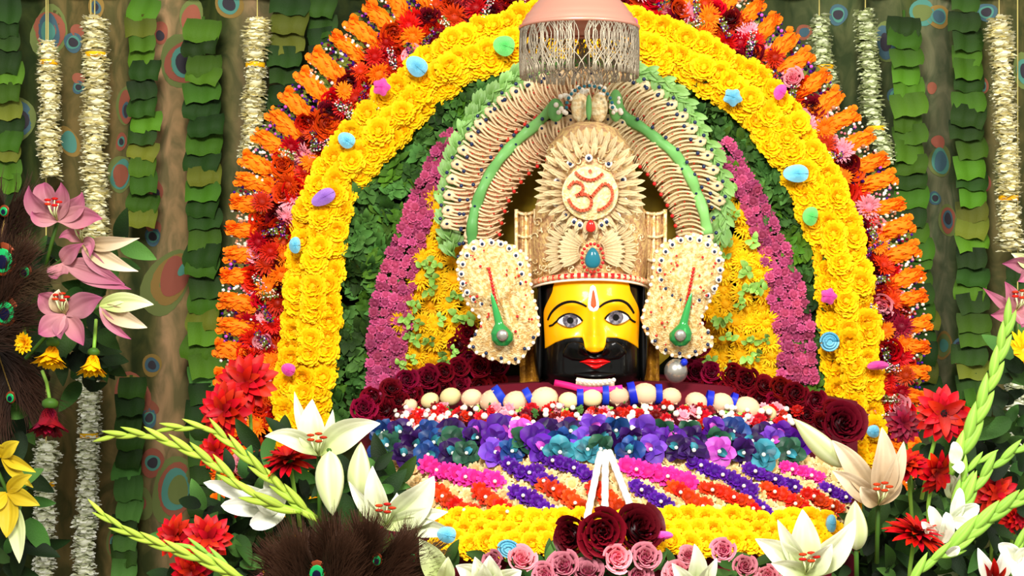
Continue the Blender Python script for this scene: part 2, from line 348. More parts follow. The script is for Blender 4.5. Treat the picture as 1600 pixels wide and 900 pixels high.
def rose_mesh(name, m, seed=5, n=17):
    r = random.Random(seed); g = G()
    for k in range(n):
        f = k/(n-1); a = k*2.4
        def fn(u, v, f=f, a=a):
            s_ = (v*2-1)*(1.15-.3*f); rad = .04+.34*f+.1*f*u*u+.03*math.sin(3*s_)
            hh = u*(.42-.12*f)+.02*math.cos(s_*2)*u
            if u > .8: rad += .05*f+.02
            return (rad*math.cos(a+s_), rad*math.sin(a+s_), hh-.15-.12*f)
        g.grid(fn, 5, 6)
    g.ball((0, 0, -.12), .3, 0, 8, 4, (1, 1, .6), 0)
    return g.mesh(name, m)
def leaf_mesh(name, m, W=.22, p=.7, curl=-.5, a0=.25, fold=.25, serr=0):
    g = G(); g.petal(Matrix.Identity(4), 1., W, a0, curl, fold, p, .75, 8, 4, 0, serr)
    return g.mesh(name, m)
def sprig_mesh(name, m, n=8, seed=2, L=.5, W=.14):
    r = random.Random(seed); g = G()
    for i in range(n):
        g.petal(T(r.uniform(-.25, .25), r.uniform(-.25, .25), r.uniform(-.02, .1)) @ RZ(r.uniform(0, 2*PI)), L*r.uniform(.7, 1.1), W*r.uniform(.7, 1.2), r.uniform(-.1, .7), r.uniform(-1, -.3), .3, .7, .7, 4, 2)
    return g.mesh(name, m)
me_mari = [pom_mesh('yellow_marigold', M['yellow'], seed=s) for s in (1, 2, 3)]
me_mari_o = [pom_mesh('orange_marigold', M['orange'], seed=s) for s in (1, 2)]
me_pom = {k: [pom_mesh('small_blossom', M[k], ((.5, 9, .0), (.4, 8, .5), (.25, 6, 1.)), .17, .28, 0, s) for s in (1, 2)] for k in ('dusty', 'red', 'redorange', 'purple', 'pinkhot', 'cream', 'darkred', 'peach', 'pink')}
me_mum = {k: [mum_mesh('chrysanthemum', M[k], seed=s) for s in (1, 2)] for k in ('yellow2', 'redorange', 'pink', 'red', 'orange', 'rosered')}
me_rose = {k: [rose_mesh('rose', M[k], s) for s in (5, 6)] for k in ('red', 'darkred', 'rosered', 'redorange', 'pink', 'maroon', 'dustyrose')}
me_leaf = {k: leaf_mesh('leaf', M[k]) for k in ('leaf', 'leafdark', 'leafmid', 'leafolive', 'leaflight', 'leafshade')}
me_sprig = {k: [sprig_mesh('leaf_sprig', M[k], 17, s, .46) for s in (1, 2, 3)] for k in ('leafmid', 'leafdark', 'leaf')}
me_sprigl = [sprig_mesh('leaf_sprig', M['leaflight'], 6, s, .45, .2) for s in (4, 5)]

# ------------------------------------------------------------------ leaf garlands on the cloth
def wide_leaf(m, seed):
    """a folded leaf hung as a flap: broad, blunt, creased down the middle"""
    r = random.Random(seed); g = G(); k1 = r.uniform(0, 6); nf = r.choice((2, 2, 3))
    def fn(u, v):
        e = v*2-1; wd = .5*(.84+.16*math.sin(PI*(.15+u*.8)))
        z = .2-u*(.9+.05*math.cos(e*5+k1)); y = -.11*math.sin(PI*u*.62)-.10*abs(math.sin(e*nf*1.3+.2))+.03*math.sin(k1+u*5)
        return (e*wd+.03*math.sin(u*4+k1), y, z)
    g.grid(fn, 6, 8)
    return g.mesh('leaf', m)
WL = {k: [wide_leaf(M[k], s) for s in range(4)] for k in ('leaf', 'leafdark', 'leafolive', 'leafmid')}
def leaf_garland(x0, y0, x1, y1, wd, mats, label, step=24):
    root = thing('leaf_garland', at((x0+x1)/2, y1, .98), label, 'garland', 'green leaf strips on the cloth')
    n = int(abs(y1-y0)/step); g = G(); g.tube([at(x0, y0-14, 1.02), at(x1, y1, 1.02)], .006); part(root, 'cord', g.mesh('cord', M['stem']))
    for i in range(n, -1, -1):
        t = i/max(1, n); px = x0+(x1-x0)*t+R.uniform(-5, 5); py = y0+(y1-y0)*t+R.uniform(-5, 5)
        s_ = sz(wd, 1)*R.uniform(.88, 1.12)
        q = Quaternion((0, 1, 0), R.uniform(-.16, .16)) @ Quaternion((0, 0, 1), R.uniform(-.25, .25))
        part(root, 'leaf', R.choice(WL[R.choice(mats)]), at(px, py, .97-.03*R.random()), q, (s_, s_*1.1, sz(step*R.uniform(1.35, 1.8), 1)))
A1 = ('leaf', 'leaf', 'leaf', 'leafolive', 'leafdark', 'leafdark')
A2 = ('leafdark', 'leafdark', 'leafmid')
for a in [(14, 10, 12, 380, 44, A1, 'green leaf garland at the far left edge above the brown peacock feathers'),
          (226, 6, 224, 330, 46, A1, 'green leaf garland right of the tall cream tuberose string, upper left'),
          (205, 600, 196, 910, 44, A2, 'dark leaf garland below the upper left, right of the long white lower tuberose string'),
          (318, 40, 322, 560, 58, A1, 'broad folded-leaf garland left of the cream string nearest the orange fringe'),
          (322, 580, 330, 900, 60, A2, 'dark leaf garland behind the red dahlias and gladiolus on the left'),
          (455, 4, 430, 240, 60, ('leafdark', 'leafolive', 'leafdark'), 'dark leaf garland just left of the top of the orange fringe'),
          (505, 0, 500, 110, 50, A2, 'short dark leaf garland touching the orange fringe at upper left'),
          (1412, 30, 1440, 620, 54, A1, 'green leaf garland right of the pale tuberose string beside the right fringe'),
          (1508, 0, 1520, 640, 52, A1, 'green leaf garland left of the cream tuberose string at far right'),
          (1590, 420, 1596, 900, 40, A2, 'dark leaf garland at the far right edge behind the gladiolus')]:
    leaf_garland(*a)

# ------------------------------------------------------------------ tuberose strings
def tube_tier(m, seed):
    r = random.Random(seed); g = G(); g.ball((0, 0, 0), .34, 0, 8, 4, (1, 1, .8), .6)
    for i in range(36):
        a = 2*PI*i/36*3+r.uniform(-.2, .2); h = r.uniform(-.34, .34)
        B = T(.2*math.cos(a), .2*math.sin(a), h) @ RZ(a)
        g.petal(B, r.uniform(.24, .36), r.uniform(.14, .2), r.uniform(-.5, .5), r.uniform(-.9, .9), .3, .6, .5, 4, 2, 0, .1, i, .6)
    return g.mesh('tuberose_cluster', m)
TT = {k: [tube_tier(M[k], s) for s in range(4)] for k in ('tuberose', 'tuberose2', 'tuberose3')}
def tuberose(pts, wd, key, label, Y=.9, step=15, bare=()):
    root = thing('tuberose_garland', at(pts[-1][0], pts[-1][1], Y), label, 'garland', 'white tuberose strings')
    g = G(); g.tube([at(pts[0][0], -14, 1.06)]+[at(*p, Y) for p in pts], .0025); part(root, 'string', g.mesh('string', M['string']))
    for k, (px, py, tx, ty) in enumerate(path(pts, step)):
        if any(a <= py <= b for a, b in bare): continue
        s_ = sz(wd, Y)*R.uniform(.88, 1.12)*(1+.08*math.sin(k*.9))
        part(root, 'tuberose_cluster', R.choice(TT[key]), at(px+R.uniform(-2, 2), py, Y), Quaternion((0, 0, 1), R.uniform(0, 6)) @ Quaternion((1, 0, 0), R.uniform(-.15, .15)), (s_*1.08, s_*1.08, sz(step*1.9, Y)))
    for k in range(1):
        i = R.uniform(.1, .9); p = path(pts, 8); q = p[int(i*(len(p)-1))]
        g = G(); g.grid(lambda u, v: (math.cos(v*2*PI)*.5, math.sin(v*2*PI)*.5, (u-.5)*.25), 1, 16, 0, True)
        part(root, 'thread_band', g.mesh('thread_band', M['yellow2']), at(q[0], q[1], Y), None, sz(wd*.8, Y))
tuberose([(75, 74), (78, 150), (76, 240), (80, 272)], 34, 'tuberose', 'shorter cream tuberose string at upper left, above the pink lilies')
tuberose([(148, 38), (150, 130), (147, 230), (150, 320), (152, 395)], 40, 'tuberose', 'long cream tuberose string second from the left edge')
tuberose([(402, 38), (398, 120), (396, 190), (390, 262)], 38, 'tuberose', 'cream tuberose string left of the orange fringe')
tuberose([(142, 560), (140, 640), (138, 740), (134, 820), (130, 905)], 35, 'tuberose2', 'long white tuberose string at lower left under the yellow gerbera')
tuberose([(72, 700), (70, 780), (68, 905)], 36, 'tuberose2', 'white tuberose string at lower left under the maroon flower')
tuberose([(1280, 34), (1284, 80), (1300, 150)], 32, 'tuberose3', 'short pale green tuberose string behind the right fringe')
tuberose([(1352, 26), (1356, 90), (1362, 170), (1382, 250)], 34, 'tuberose3', 'pale tuberose string right of the fringe at upper right')
tuberose([(1561, 38), (1568, 140), (1574, 240), (1576, 330), (1580, 395)], 38, 'tuberose', 'long cream tuberose string at the far right edge')
tuberose([(1590, 600), (1594, 700), (1590, 905)], 36, 'tuberose2', 'white tuberose string at lower right behind the gladiolus')

# ------------------------------------------------------------------ the floral arch
YO = [(330, 860), (330, 740), (332, 640), (336, 560), (340, 470), (348, 385), (360, 300), (392, 215), (438, 148), (485, 82), (545, 25), (620, -30), (740, -85), (900, -105), (1060, -80), (1150, -35), (1235, 40), (1290, 108), (1345, 180), (1388, 245), (1415, 315), (1438, 400), (1452, 490), (1450, 580), (1440, 680), (1436, 860)]
MID = [(398, 890), (398, 770), (402, 660), (408, 560), (414, 470), (420, 385), (434, 310), (465, 250), (505, 200), (565, 140), (620, 80), (690, 32), (780, -5), (900, -28), (1010, -8), (1100, 25), (1180, 90), (1235, 160), (1285, 225), (1322, 300), (1350, 380), (1372, 450), (1390, 540), (1388, 640), (1385, 760), (1385, 890)]
YEL = [(456, 900), (458, 800), (462, 700), (474, 600), (486, 480), (495, 380), (512, 310), (552, 245), (615, 178), (685, 108), (780, 62), (900, 40), (1010, 62), (1110, 108), (1192, 165), (1243, 235), (1285, 315), (1312, 400), (1326, 500), (1332, 590), (1338, 690), (1342, 800), (1342, 900)]
GRN = [(540, 650), (548, 560), (560, 450), (584, 360), (628, 270), (690, 190), (770, 125), (860, 92), (940, 88), (1030, 105), (1100, 150), (1160, 215), (1205, 300), (1245, 385), (1266, 470), (1278, 560), (1290, 640)]
YB = .42
# backing board with its own thickness, arch outline
bd = thing('arch_board', at(900, 900, YB+.05), 'tall dark arched board behind the flower bands and the statue', 'board')
op = path([(360, 1000)]+MID+[(1400, 1000)], 14)
g = G()
for yy, k in ((YB+.02, 0), (YB+.08, 1)):
    g.grid(lambda u, v, yy=yy: (lambda q: at(900+(q[0]-900)*u*1.04, 560+(q[1]-560)*u*1.03, yy))(op[int(round(v*(len(op)-1)))]), 1, len(op)-1)
g.grid(lambda u, v: (lambda q: at(900+(q[0]-900)*1.04, 560+(q[1]-560)*1.03, YB+.02+.06*u))(op[int(round(v*(len(op)-1)))]), 1, len(op)-1)
part(bd, 'panel', g.mesh('panel', M['board']))
g = G(); g.box((-.04, 0, -.6), (.04, .06, .6)); me_sup = g.mesh('support', M['board'])
for x_ in (480, 1280): part(bd, 'support', me_sup, (at(x_, 0, .5).x, .51, .6))

# outer fringe: fingers of orange marigold petals with statice sprigs between
def tuft(seed):
    r = random.Random(seed); g = G(); g.ball((0, 0, 0), .32, 0, 10, 8, (1.32, .56, .5), .8)
    for i in range(90):
        x = r.uniform(-.38, .38); a = r.uniform(-.35*PI, 1.35*PI)
        B = T(x, 0, 0) @ Matrix.Rotation(a, 4, 'X') @ T(0, .1, 0) @ RZ(PI/2+r.uniform(-.7, .7)+(-x*1.6))
        g.petal(B, r.uniform(.09, .13), r.uniform(.06, .09), r.uniform(0, .6), r.uniform(-.8, .3), -.3, .75, .6, 3, 2, 0, .1, i)
    return g.mesh('marigold_tuft', M['orange'])
def statice(cols, seed):
    r = random.Random(seed); g = G()
    for i in range(46):
        x = r.uniform(-.5, .5); y = r.uniform(-.16, .16); z = r.uniform(-.05, .12); k = r.randrange(len(cols)-1)
        g.ball((x, y, z), r.uniform(.03, .055), k, 5, 3, (1, 1, 1), r.random())
    for i in range(14):
        g.petal(T(r.uniform(-.45, .4), r.uniform(-.14, .14), 0) @ RZ(r.uniform(0, 6)), .2, .05, .4, -.5, .2, mi=len(cols)-1)
    return g.mesh('statice_sprig', [M[c] for c in cols])
me_tuft = [tuft(s) for s in (1, 2, 3)]
me_stat = [statice(('purple', 'darkviolet', 'magenta', 'leafolive'), 1), statice(('white', 'pink', 'purple', 'leafdark'), 2), statice(('purple', 'rosered', 'white', 'leafolive'), 3), statice(('white', 'peach', 'rosered', 'leafolive'), 4)]
fr = thing('marigold_fringe', at(900, 700, .4), 'outer fringe of orange marigold fingers with purple and white sprigs around the arch', 'garland')
pi_ = path(MID, 4)
for k, (px, py, tx, ty) in enumerate(path(YO, 19.5)):
    # direction inward towards the arch band
    bx, by = min(((q[0]-px)**2+(q[1]-py)**2, q[0], q[1]) for q in pi_)[1:]
    dx, dy = bx-px, by-py; l = math.hypot(dx, dy); dx /= l; dy /= l
    jx, jy = R.uniform(-3, 3), R.uniform(-3, 3); q_ = face(jit(FRONT, .12), 0)
    ang = math.atan2(-dy, dx)+R.uniform(-.12, .12)
    if k % 2 == 0:
        L_ = R.uniform(60, 76); c = at(px+dx*(L_*.5)+jx, py+dy*(L_*.5)+jy, .33)
        q = Quaternion((0, 1, 0), -ang) @ Quaternion((1, 0, 0), PI/2)
        part(fr, 'marigold_tuft', R.choice(me_tuft), c, q, (sz(L_*1.15, .3), sz(72*R.uniform(.85, 1.1), .3), sz(66, .3)))
    else:
        L_ = 62; c = at(px+dx*L_*.66+jx, py+dy*L_*.66+jy, .335)
        q = Quaternion((0, 1, 0), -ang) @ Quaternion((1, 0, 0), PI/2)
        part(fr, 'statice_sprig', R.choice(me_stat), c, q, sz(L_*1.12, .3))
# band of mixed flowers between fringe and yellow garland
mb = thing('mixed_flower_band', at(900, 720, .4), 'band of red, rust and pink roses and chrysanthemums outside the yellow arch', 'garland')
for k, (px, py, tx, ty) in enumerate(path(MID, 19)):
    for o_ in (-20, 2, 20):
        x, y = px-ty*o_+R.uniform(-6, 6), py+tx*o_+R.uniform(-6, 6)
        if y < -60: continue
        c = R.choices(('redorange', 'red', 'darkred', 'pink', 'rosered', 'orange', 'maroonx'), (6, 4, 3, 2, 1, 2, 0))[0]
        d = R.uniform(32, 46); pool = (me_mum.get(c) or me_rose.get(c)) if R.random() < .6 else (me_rose.get(c) or me_mum.get(c))
        nm = 'chrysanthemum' if pool is me_mum.get(c) else 'rose'
        part(mb, nm, R.choice(pool), at(x, y, .31+R.uniform(-.02, .03)), face(jit(FRONT, .45), R.uniform(0, 6)), sz(d, .3))
    if R.random() < .5:
        part(mb, 'statice_sprig', R.choice(me_stat), at(px+R.uniform(-20, 20), py+R.uniform(-20, 20), .28), face(jit(FRONT, .3), R.uniform(0, 6)), sz(34, .3))
# the yellow arch
ya = thing('marigold_garland', at(900, 700, .4), 'wide arched garland of yellow marigolds around the statue', 'garland')
for k, (px, py, tx, ty) in enumerate(path(YEL, 21)):
    for o_ in (-26, 0, 26):
        x, y = px-ty*o_+R.uniform(-4, 4), py+tx*o_+R.uniform(-4, 4)+(7 if o_ == 0 else 0)
        part(ya, 'marigold', R.choice(me_mari), at(x, y, .27+R.uniform(-.015, .015)-(.02 if o_ == 0 else 0)), face(jit(FRONT, .22), R.uniform(0, 6)), sz(R.uniform(38, 45), .27))
# green leaf band
gb = thing('foliage_garland', at(900, 700, .4), 'arched garland of small dark green leaves inside the yellow one', 'garland')
for k, (px, py, tx, ty) in enumerate(path(GRN, 19)):
    hw = 38 if px < 900 else 27
    if 700 < px < 1120: hw = 30
    for o_ in (-hw, -hw*.35, hw*.35, hw):
        x, y = px-ty*o_+R.uniform(-6, 6), py+tx*o_+R.uniform(-6, 6)
        part(gb, 'leaf_sprig', R.choice(me_sprig[R.choice(('leafmid', 'leafmid', 'leafdark', 'leaf'))]), at(x, y, .31+R.uniform(-.02, .02)), face(jit(FRONT, .5), R.uniform(0, 6)), sz(R.uniform(36, 50), .3))
# pink blossom bands
def fill_band(name, pname, pts, hw, pitch, pool, size, Y, label, cat='garland', ji=3, tilt=.35, hwf=None):
    root = thing(name, at(pts[0][0], pts[0][1], Y), label, cat)
    for px, py, tx, ty in path(pts, pitch):
        h_ = hwf(px, py) if hwf else hw; n = max(1, int(round(2*h_/pitch)))
        for i in range(n+1):
            o_ = -h_+2*h_*i/n
            c = at(px-ty*o_+R.uniform(-ji, ji), py+tx*o_+R.uniform(-ji, ji), Y+R.uniform(-.012, .012))
            part(root, pname, R.choice(pool), c, face(jit(FRONT, tilt), R.uniform(0, 6)), sz(R.uniform(.85, 1.15)*size, Y))
    return root
PKL = [(602, 620), (604, 560), (612, 480), (628, 410), (652, 340), (684, 260), (715, 205)]
PKR = [(1130, 225), (1160, 280), (1192, 350), (1218, 420), (1236, 490), (1244, 560), (1246, 600)]
fill_band('pink_blossom_garland', 'small_blossom', PKL, 22, 13, me_pom['dusty'], 18, .27, 'left strip of tiny dusty pink blossoms inside the green leaves', hwf=lambda x, y: 12+max(0, min(1, (y-240)/250))*13)
fill_band('pink_blossom_garland', 'small_blossom', PKR, 20, 13, me_pom['dusty'], 18, .27, 'right strip of tiny dusty pink blossoms inside the green leaves', hwf=lambda x, y: 9+max(0, min(1, (y-240)/250))*15)
# inner yellow chrysanthemum fields with pale leaves
def field(rows, label):
    root = thing('chrysanthemum_panel', at(rows[0][1], rows[-1][0], .3), label, 'flowers')
    for y, xa, xb in rows:
        n = max(1, int((xb-xa)/24))
        for i in range(n+1):
            x = xa+(xb-xa)*i/n+R.uniform(-4, 4)
            part(root, 'chrysanthemum', R.choice(me_mum['yellow2']), at(x, y+R.uniform(-5, 5), .29+R.uniform(-.02, .02)), face(jit(FRONT, .35), R.uniform(0, 6)), sz(R.uniform(36, 44), .29))
    for k in range(len(rows)*2):
        y, xa, xb = R.choice(rows)
        part(root, 'leaf_sprig', R.choice(me_sprigl), at(R.uniform(xa, xb), y+R.uniform(-8, 8), .25), face(jit(FRONT, .5), R.uniform(0, 6)), sz(R.uniform(20, 32), .25))
field([(310, 680, 700), (335, 682, 705), (360, 680, 700), (385, 664, 715), (408, 655, 715), (432, 652, 735), (456, 650, 735), (480, 640, 735), (504, 632, 735), (528, 625, 730), (552, 622, 725), (574, 628, 680)], 'yellow chrysanthemum field with pale leaves left of the statue')
field([(300, 1128, 1140), (330, 1128, 1160), (355, 1120, 1165), (380, 1118, 1175), (405, 1110, 1182), (430, 1110, 1185), (455, 1105, 1190), (480, 1105, 1194), (505, 1102, 1198), (530, 1102, 1204), (555, 1105, 1206), (578, 1120, 1205)], 'yellow chrysanthemum field with pale leaves right of the statue')
# olive velvet panel seen through the halo
vp = thing('velvet_panel', at(920, 560, .36), 'olive velvet panel behind the crown inside the halo', 'panel')
g = G(); g.grid(lambda u, v: at(920+u*185*math.cos(PI*v*2), 410-(u*200)*math.sin(PI*v*2), .33-.02*u*math.sin(v*40)*.3), 6, 60, 0, True); part(vp, 'cloth', g.mesh('cloth', M['velvet']))
for k, (x, y) in enumerate([(715, 540), (735, 560), (720, 575), (752, 575), (730, 520), (1092, 540), (1100, 575), (1085, 500), (1078, 575)]):
    part(vp, 'rose', R.choice(me_rose['rosered']), at(x, y, .26), face(jit(FRONT, .3), k), sz(34, .26))

# dark red rose garlands over the shoulders
def rose_row(pts, hw, label, step=27, key=('rosered', 'darkred')):
    root = thing('rose_garland', at(pts[0][0], pts[0][1], .1), label, 'garland')
    for px, py, tx, ty in path([p[:2] for p in pts], step):
        for o_ in ((-hw*.6, hw*.6) if hw > 14 else (0,)):
            t_ = abs(px-925)/400; Y = .18-.38*t_
            part(root, 'rose', R.choice(me_rose[R.choice(key)]), at(px-ty*o_+R.uniform(-4, 4), py+tx*o_+R.uniform(-4, 4), Y), face(jit((0, -1, .35), .3), R.uniform(0, 6)), sz(R.uniform(33, 42), Y))
rose_row([(575, 650), (620, 612), (670, 600), (720, 590), (790, 588)], 22, 'dark crimson rose garland over the left shoulder of the statue')
rose_row([(1060, 598), (1110, 592), (1160, 606), (1220, 618), (1280, 642), (1310, 660)], 20, 'dark crimson rose garland over the right shoulder of the statue')
def single(name, me, px, py, Y, d, size, label, cat, roll=0., pn=None, group=None):
    o = bpy.data.objects.new(name, me); C.objects.link(o); o.location = at(px, py, Y); o.rotation_mode = 'QUATERNION'
    o.rotation_quaternion = face(d, roll); o.scale = (sz(size, Y),)*3; tag(o, label, cat, group); return o
single('rose', rose_mesh('rose', M['darkred'], 11, 22), 1318, 662, -.3, (.1, -1, .3), 72, 'large dark red rose at the right end of the crimson garland', 'rose')

# ------------------------------------------------------------------ foil ornaments on the flower arch
def foil(px, py, w_, h_, rot, key, label, shape='leaf', Y=.2):
    g = G()
    if shape == 'swirl':
        for k in range(3):
            g.tube([(math.cos(a)*(.5-.15*k), math.sin(a)*(.5-.15*k), .05*k) for a in [2*PI*i/20 for i in range(21)]], .07, 0, 6)
        g.ball((0, 0, 0), .45, 0, 12, 4, (1, 1, .25))
    else:
        def fn(u, v):
            a = 2*PI*v; sh = 1-.18*math.cos(a)**3 if shape == 'leaf' else 1+.14*math.cos(5*a)
            return (.5*u*sh*math.cos(a), .5*u*sh*math.sin(a), .2*(1-u*u)+.02*math.sin(a*5)*u)
        g.grid(fn, 5, 24, 0, True)
        g.grid(lambda u, v: (lambda p: (p[0], p[1], p[2]-.05-.1*u))(fn(1, v)), 1, 24, 0, True)
        g.tube([(-.4, 0, .08), (0, 0, .23), (.4, 0, .08)], .02, 0, 5)
    o = bpy.data.objects.new('foil_ornament', g.mesh('foil_ornament', M[key])); C.objects.link(o)
    o.location = at(px, py, Y); o.rotation_mode = 'QUATERNION'; o.rotation_quaternion = Quaternion((0, 1, 0), rot) @ Quaternion((1, 0, 0), PI/2)
    o.scale = (sz(w_, Y), sz(h_, Y), sz(30, Y)); tag(o, label, 'ornament', 'foil ornaments on the arch')
for a in [(653, 105, 36, 30, -.9+1.6, 'foilblue', 'pale blue foil leaf on the yellow arch at upper left'), (543, 220, 28, 24, .6, 'foilblue', 'small blue foil on the yellow arch, left, above the violet one'),
          (508, 307, 40, 24, -.5, 'foilviolet', 'violet foil leaf on the left side of the yellow arch'), (462, 383, 18, 26, 0, 'foilblue', 'narrow blue foil at the outer left edge of the yellow arch'),
          (790, 72, 34, 32, .3, 'foilgreen', 'bright green foil disc beside the umbrella on the yellow arch'), (596, 136, 26, 26, 0, 'foilpink', 'hot pink foil disc on the upper left of the arch', 'star'),
          (1145, 152, 28, 26, .3, 'foilblue', 'blue foil star at the upper right inside the yellow arch', 'star'), (1247, 271, 40, 28, 0, 'foilblue', 'large blue foil leaf on the right of the yellow arch'),
          (1220, 144, 18, 26, .5, 'foilpink', 'pink foil at the outer upper right edge of the arch'), (1268, 338, 24, 30, .2, 'foilgreen', 'light green foil on the right inner edge of the yellow arch'),
          (1295, 463, 24, 24, 0, 'foilpink', 'pink foil at the inner right edge above the blue swirl', 'star'), (1296, 534, 28, 28, 0, 'foilblue', 'blue swirl rosette on the inner right edge of the arch', 'swirl'),
          (1372, 572, 14, 34, 1.5, 'foilpink', 'pink foil strip at the outer right edge of the yellow arch'), (452, 578, 22, 20, .4, 'foilpink', 'pink foil at the lower left of the yellow arch', 'leaf'),
          (1366, 674, 20, 20, 0, 'foilblue', 'small blue foil at the foot of the arch on the right'), (988, 38, 18, 22, .5, 'foilpink', 'pink foil at the right edge of the silver umbrella')]:
    foil(*a)

# ------------------------------------------------------------------ halo of pleated scallops
CX = 921
def scallop(mk, mk2):
    g = G()
    g.ball((-.02, 0, -.02), .5, 0, 10, 6, (1, .42, .2), .1)
    g.ball((.36, .02, .08), .17, 0, 8, 5, (1, 1, .8), 1)
    for k in range(4):
        y0 = -.2+.13*k; b0 = len(g.t)
        g.tube([(.42-.11*i-.03*k, y0+.17*math.sin(PI*i/8)-.05, .1+.07*math.sin(PI*i/8)+.02*k) for i in range(9)], lambda t: .036*(1.1-.7*t), 0, 5)
        for q in range(b0, len(g.t)): g.t[q] = .95-.25*(k % 2)
    g.ball((.36, .02, .22), .045, 1, 6, 4)
    for k in range(5): g.ball((.14-.13*k, -.04+.11*(-1)**k, .18), .03, 2, 5, 3)
    return g.mesh('scallop', [mk, M['gemblue'], mk2])
me_sc = scallop(M['goldpink'], M['gemred']); me_sc2 = scallop(M['gold'], M['gemred'])
HO = [(722, 345), (728, 290), (752, 232), (795, 180), (850, 148), (905, 138), (965, 145), (1022, 172), (1066, 222), (1092, 275), (1102, 330)]
HI = [(750, 405), (757, 345), (776, 292), (815, 245), (864, 216), (921, 206), (979, 216), (1024, 246), (1056, 290), (1080, 340), (1088, 395)]
halo = thing('halo', at(921, 560, .15), 'cream gold pleated halo with green bands around the crown', 'halo')
g = G()
def ringplate(pts, hw, Y, th):
    p = path(pts, 8)
    def fn(u, v):
        q = p[int(round(u*(len(p)-1)))]; a = v*2*PI
        o_ = hw*math.cos(a); c = at(q[0]-q[3]*o_, q[1]+q[2]*o_, Y); c.y += th*math.sin(a); return c
    g.grid(fn, len(p)-1, 10, 0, True)
ringplate(HO, 34, .19, .02); ringplate(HI, 28, .15, .02)
part(halo, 'back_plate', g.mesh('back_plate', M['goldbase']))
for pts, Y, L_, st in ((HO, .14, 66, 22), (HI, .1, 58, 21)):
    for k, (px, py, tx, ty) in enumerate(path(pts, st)):
        nx, ny = ty, -tx                       # outward
        ang = math.atan2(-ny, nx)
        left = px < 935
        sh = .45 if left else -.45
        part(halo, 'scallop', me_sc if left else me_sc2, at(px, py, Y), Quaternion((0, 1, 0), -(ang+sh*.6)) @ Quaternion((1, 0, 0), PI/2), (sz(L_, Y), sz(52, Y), sz(46, Y)))
        for e, col in ((34, 'gemblue'), (-27, 'gemred')):
            g = G(); g.ball((0, 0, 0), 1, 0, 8, 5); part(halo, 'bead', bpy.data.meshes.get('bead_'+col) or g.mesh('bead_'+col, M[col]), at(px+nx*e, py+ny*e, Y-.03), None, sz(3.2, Y))
GRL = [(742, 420), (738, 350), (756, 290), (790, 238), (838, 194), (872, 160)]
GRR = [(958, 150), (975, 180), (1020, 212), (1062, 250), (1092, 308), (1108, 372)]
for pts in (GRL, GRR):
    p = path(pts, 8); g = G()
    g.tube([at(q[0], q[1], .08)+Vector((0, -.008*math.sin(k*.9), 0)) for k, q in enumerate(p)], lambda t: sz(8.5, .1)*(1+.1*math.sin(t*40)), 0, 8, .5)
    part(halo, 'green_band', g.mesh('green_band', M['ribbon']))
def loop_leaf(seed):
    r = random.Random(seed); g = G()
    for k in range(5):
        g.petal(T(-.1+.05*k, r.uniform(-.1, .1), .02*k) @ RZ(r.uniform(-.5, .5)), .75, .17, .35, -1.0, .35, .7, .7, 5, 2)
    g.tube([(-.3, -.05, .12), (0, 0, .22), (.3, .06, .12)], .05, 0, 5)
    return g.mesh('ribbon_loop', M['ribbon2'])
me_loop = [loop_leaf(1), loop_leaf(2)]
OL = [(708, 395), (700, 330), (706, 270), (722, 215), (758, 160), (806, 122), (850, 108)]
OR = [(985, 108), (1030, 128), (1070, 165), (1098, 215), (1122, 270), (1130, 330), (1122, 375)]
for pts, sg in ((OL, 1), (OR, 1)):
    for k, (px, py, tx, ty) in enumerate(path(pts, 12)):
        part(halo, 'ribbon_loop', R.choice(me_loop), at(px+R.uniform(-3, 3), py+R.uniform(-3, 3), .16), Quaternion((0, 1, 0), math.atan2(ty, tx)+(.5 if k % 2 else -.5)) @ Quaternion((1, 0, 0), PI/2), sz(34, .16))
        if k % 2: g = G(); g.ball((0, 0, 0), 1, 0, 8, 5); part(halo, 'bead', bpy.data.meshes['bead_gemblue'], at(px-ty*18, py+tx*18, .12), None, sz(3.4, .1))
# crest at the top of the halo
g = G()
for s_ in (-1, 1): g.ball(at(921+s_*15, 168, .04), sz(14), 0, 12, 8, (1, .6, 1.7))
g.ball(at(921, 205, .03), sz(22), 0, 12, 8, (1.3, .5, .6))
part(halo, 'crest', g.mesh('crest', M['gold']))
g = G(); g.ball(at(920, 168, .0), sz(6), 0, 10, 8, (.8, .6, 3.4)); g.ball(at(962, 165, .05), sz(13), 0, 12, 8, (.9, .5, 2.)); g.ball(at(868, 172, .05), sz(11), 0, 12, 8, (1.2, .5, 1.7)); part(halo, 'green_plume', g.mesh('green_plume', M['ribbon']))
for k in range(15):
    a = PI*k/14; part(halo, 'bead', bpy.data.meshes.new('x') if 0 else (bpy.data.meshes.get('bead_gemteal') or (lambda g: (g.ball((0, 0, 0), 1, 0, 8, 5), g.mesh('bead_gemteal', M['gemteal']))[1])(G())), at(921+36*math.cos(a), 168-34*math.sin(a), .0), None, sz(3))
for k in range(34):
    a = R.uniform(0, PI); r_ = R.uniform(38, 62)
    part(halo, 'pearl', bpy.data.meshes.get('bead_pearl') or (lambda g: (g.ball((0, 0, 0), 1, 0, 8, 5), g.mesh('bead_pearl', M['pearl']))[1])(G()), at(921+r_*math.cos(a)*.9, 178-r_*.8*math.sin(a), .04), None, sz(R.uniform(3, 5)))
bead = bpy.data.meshes

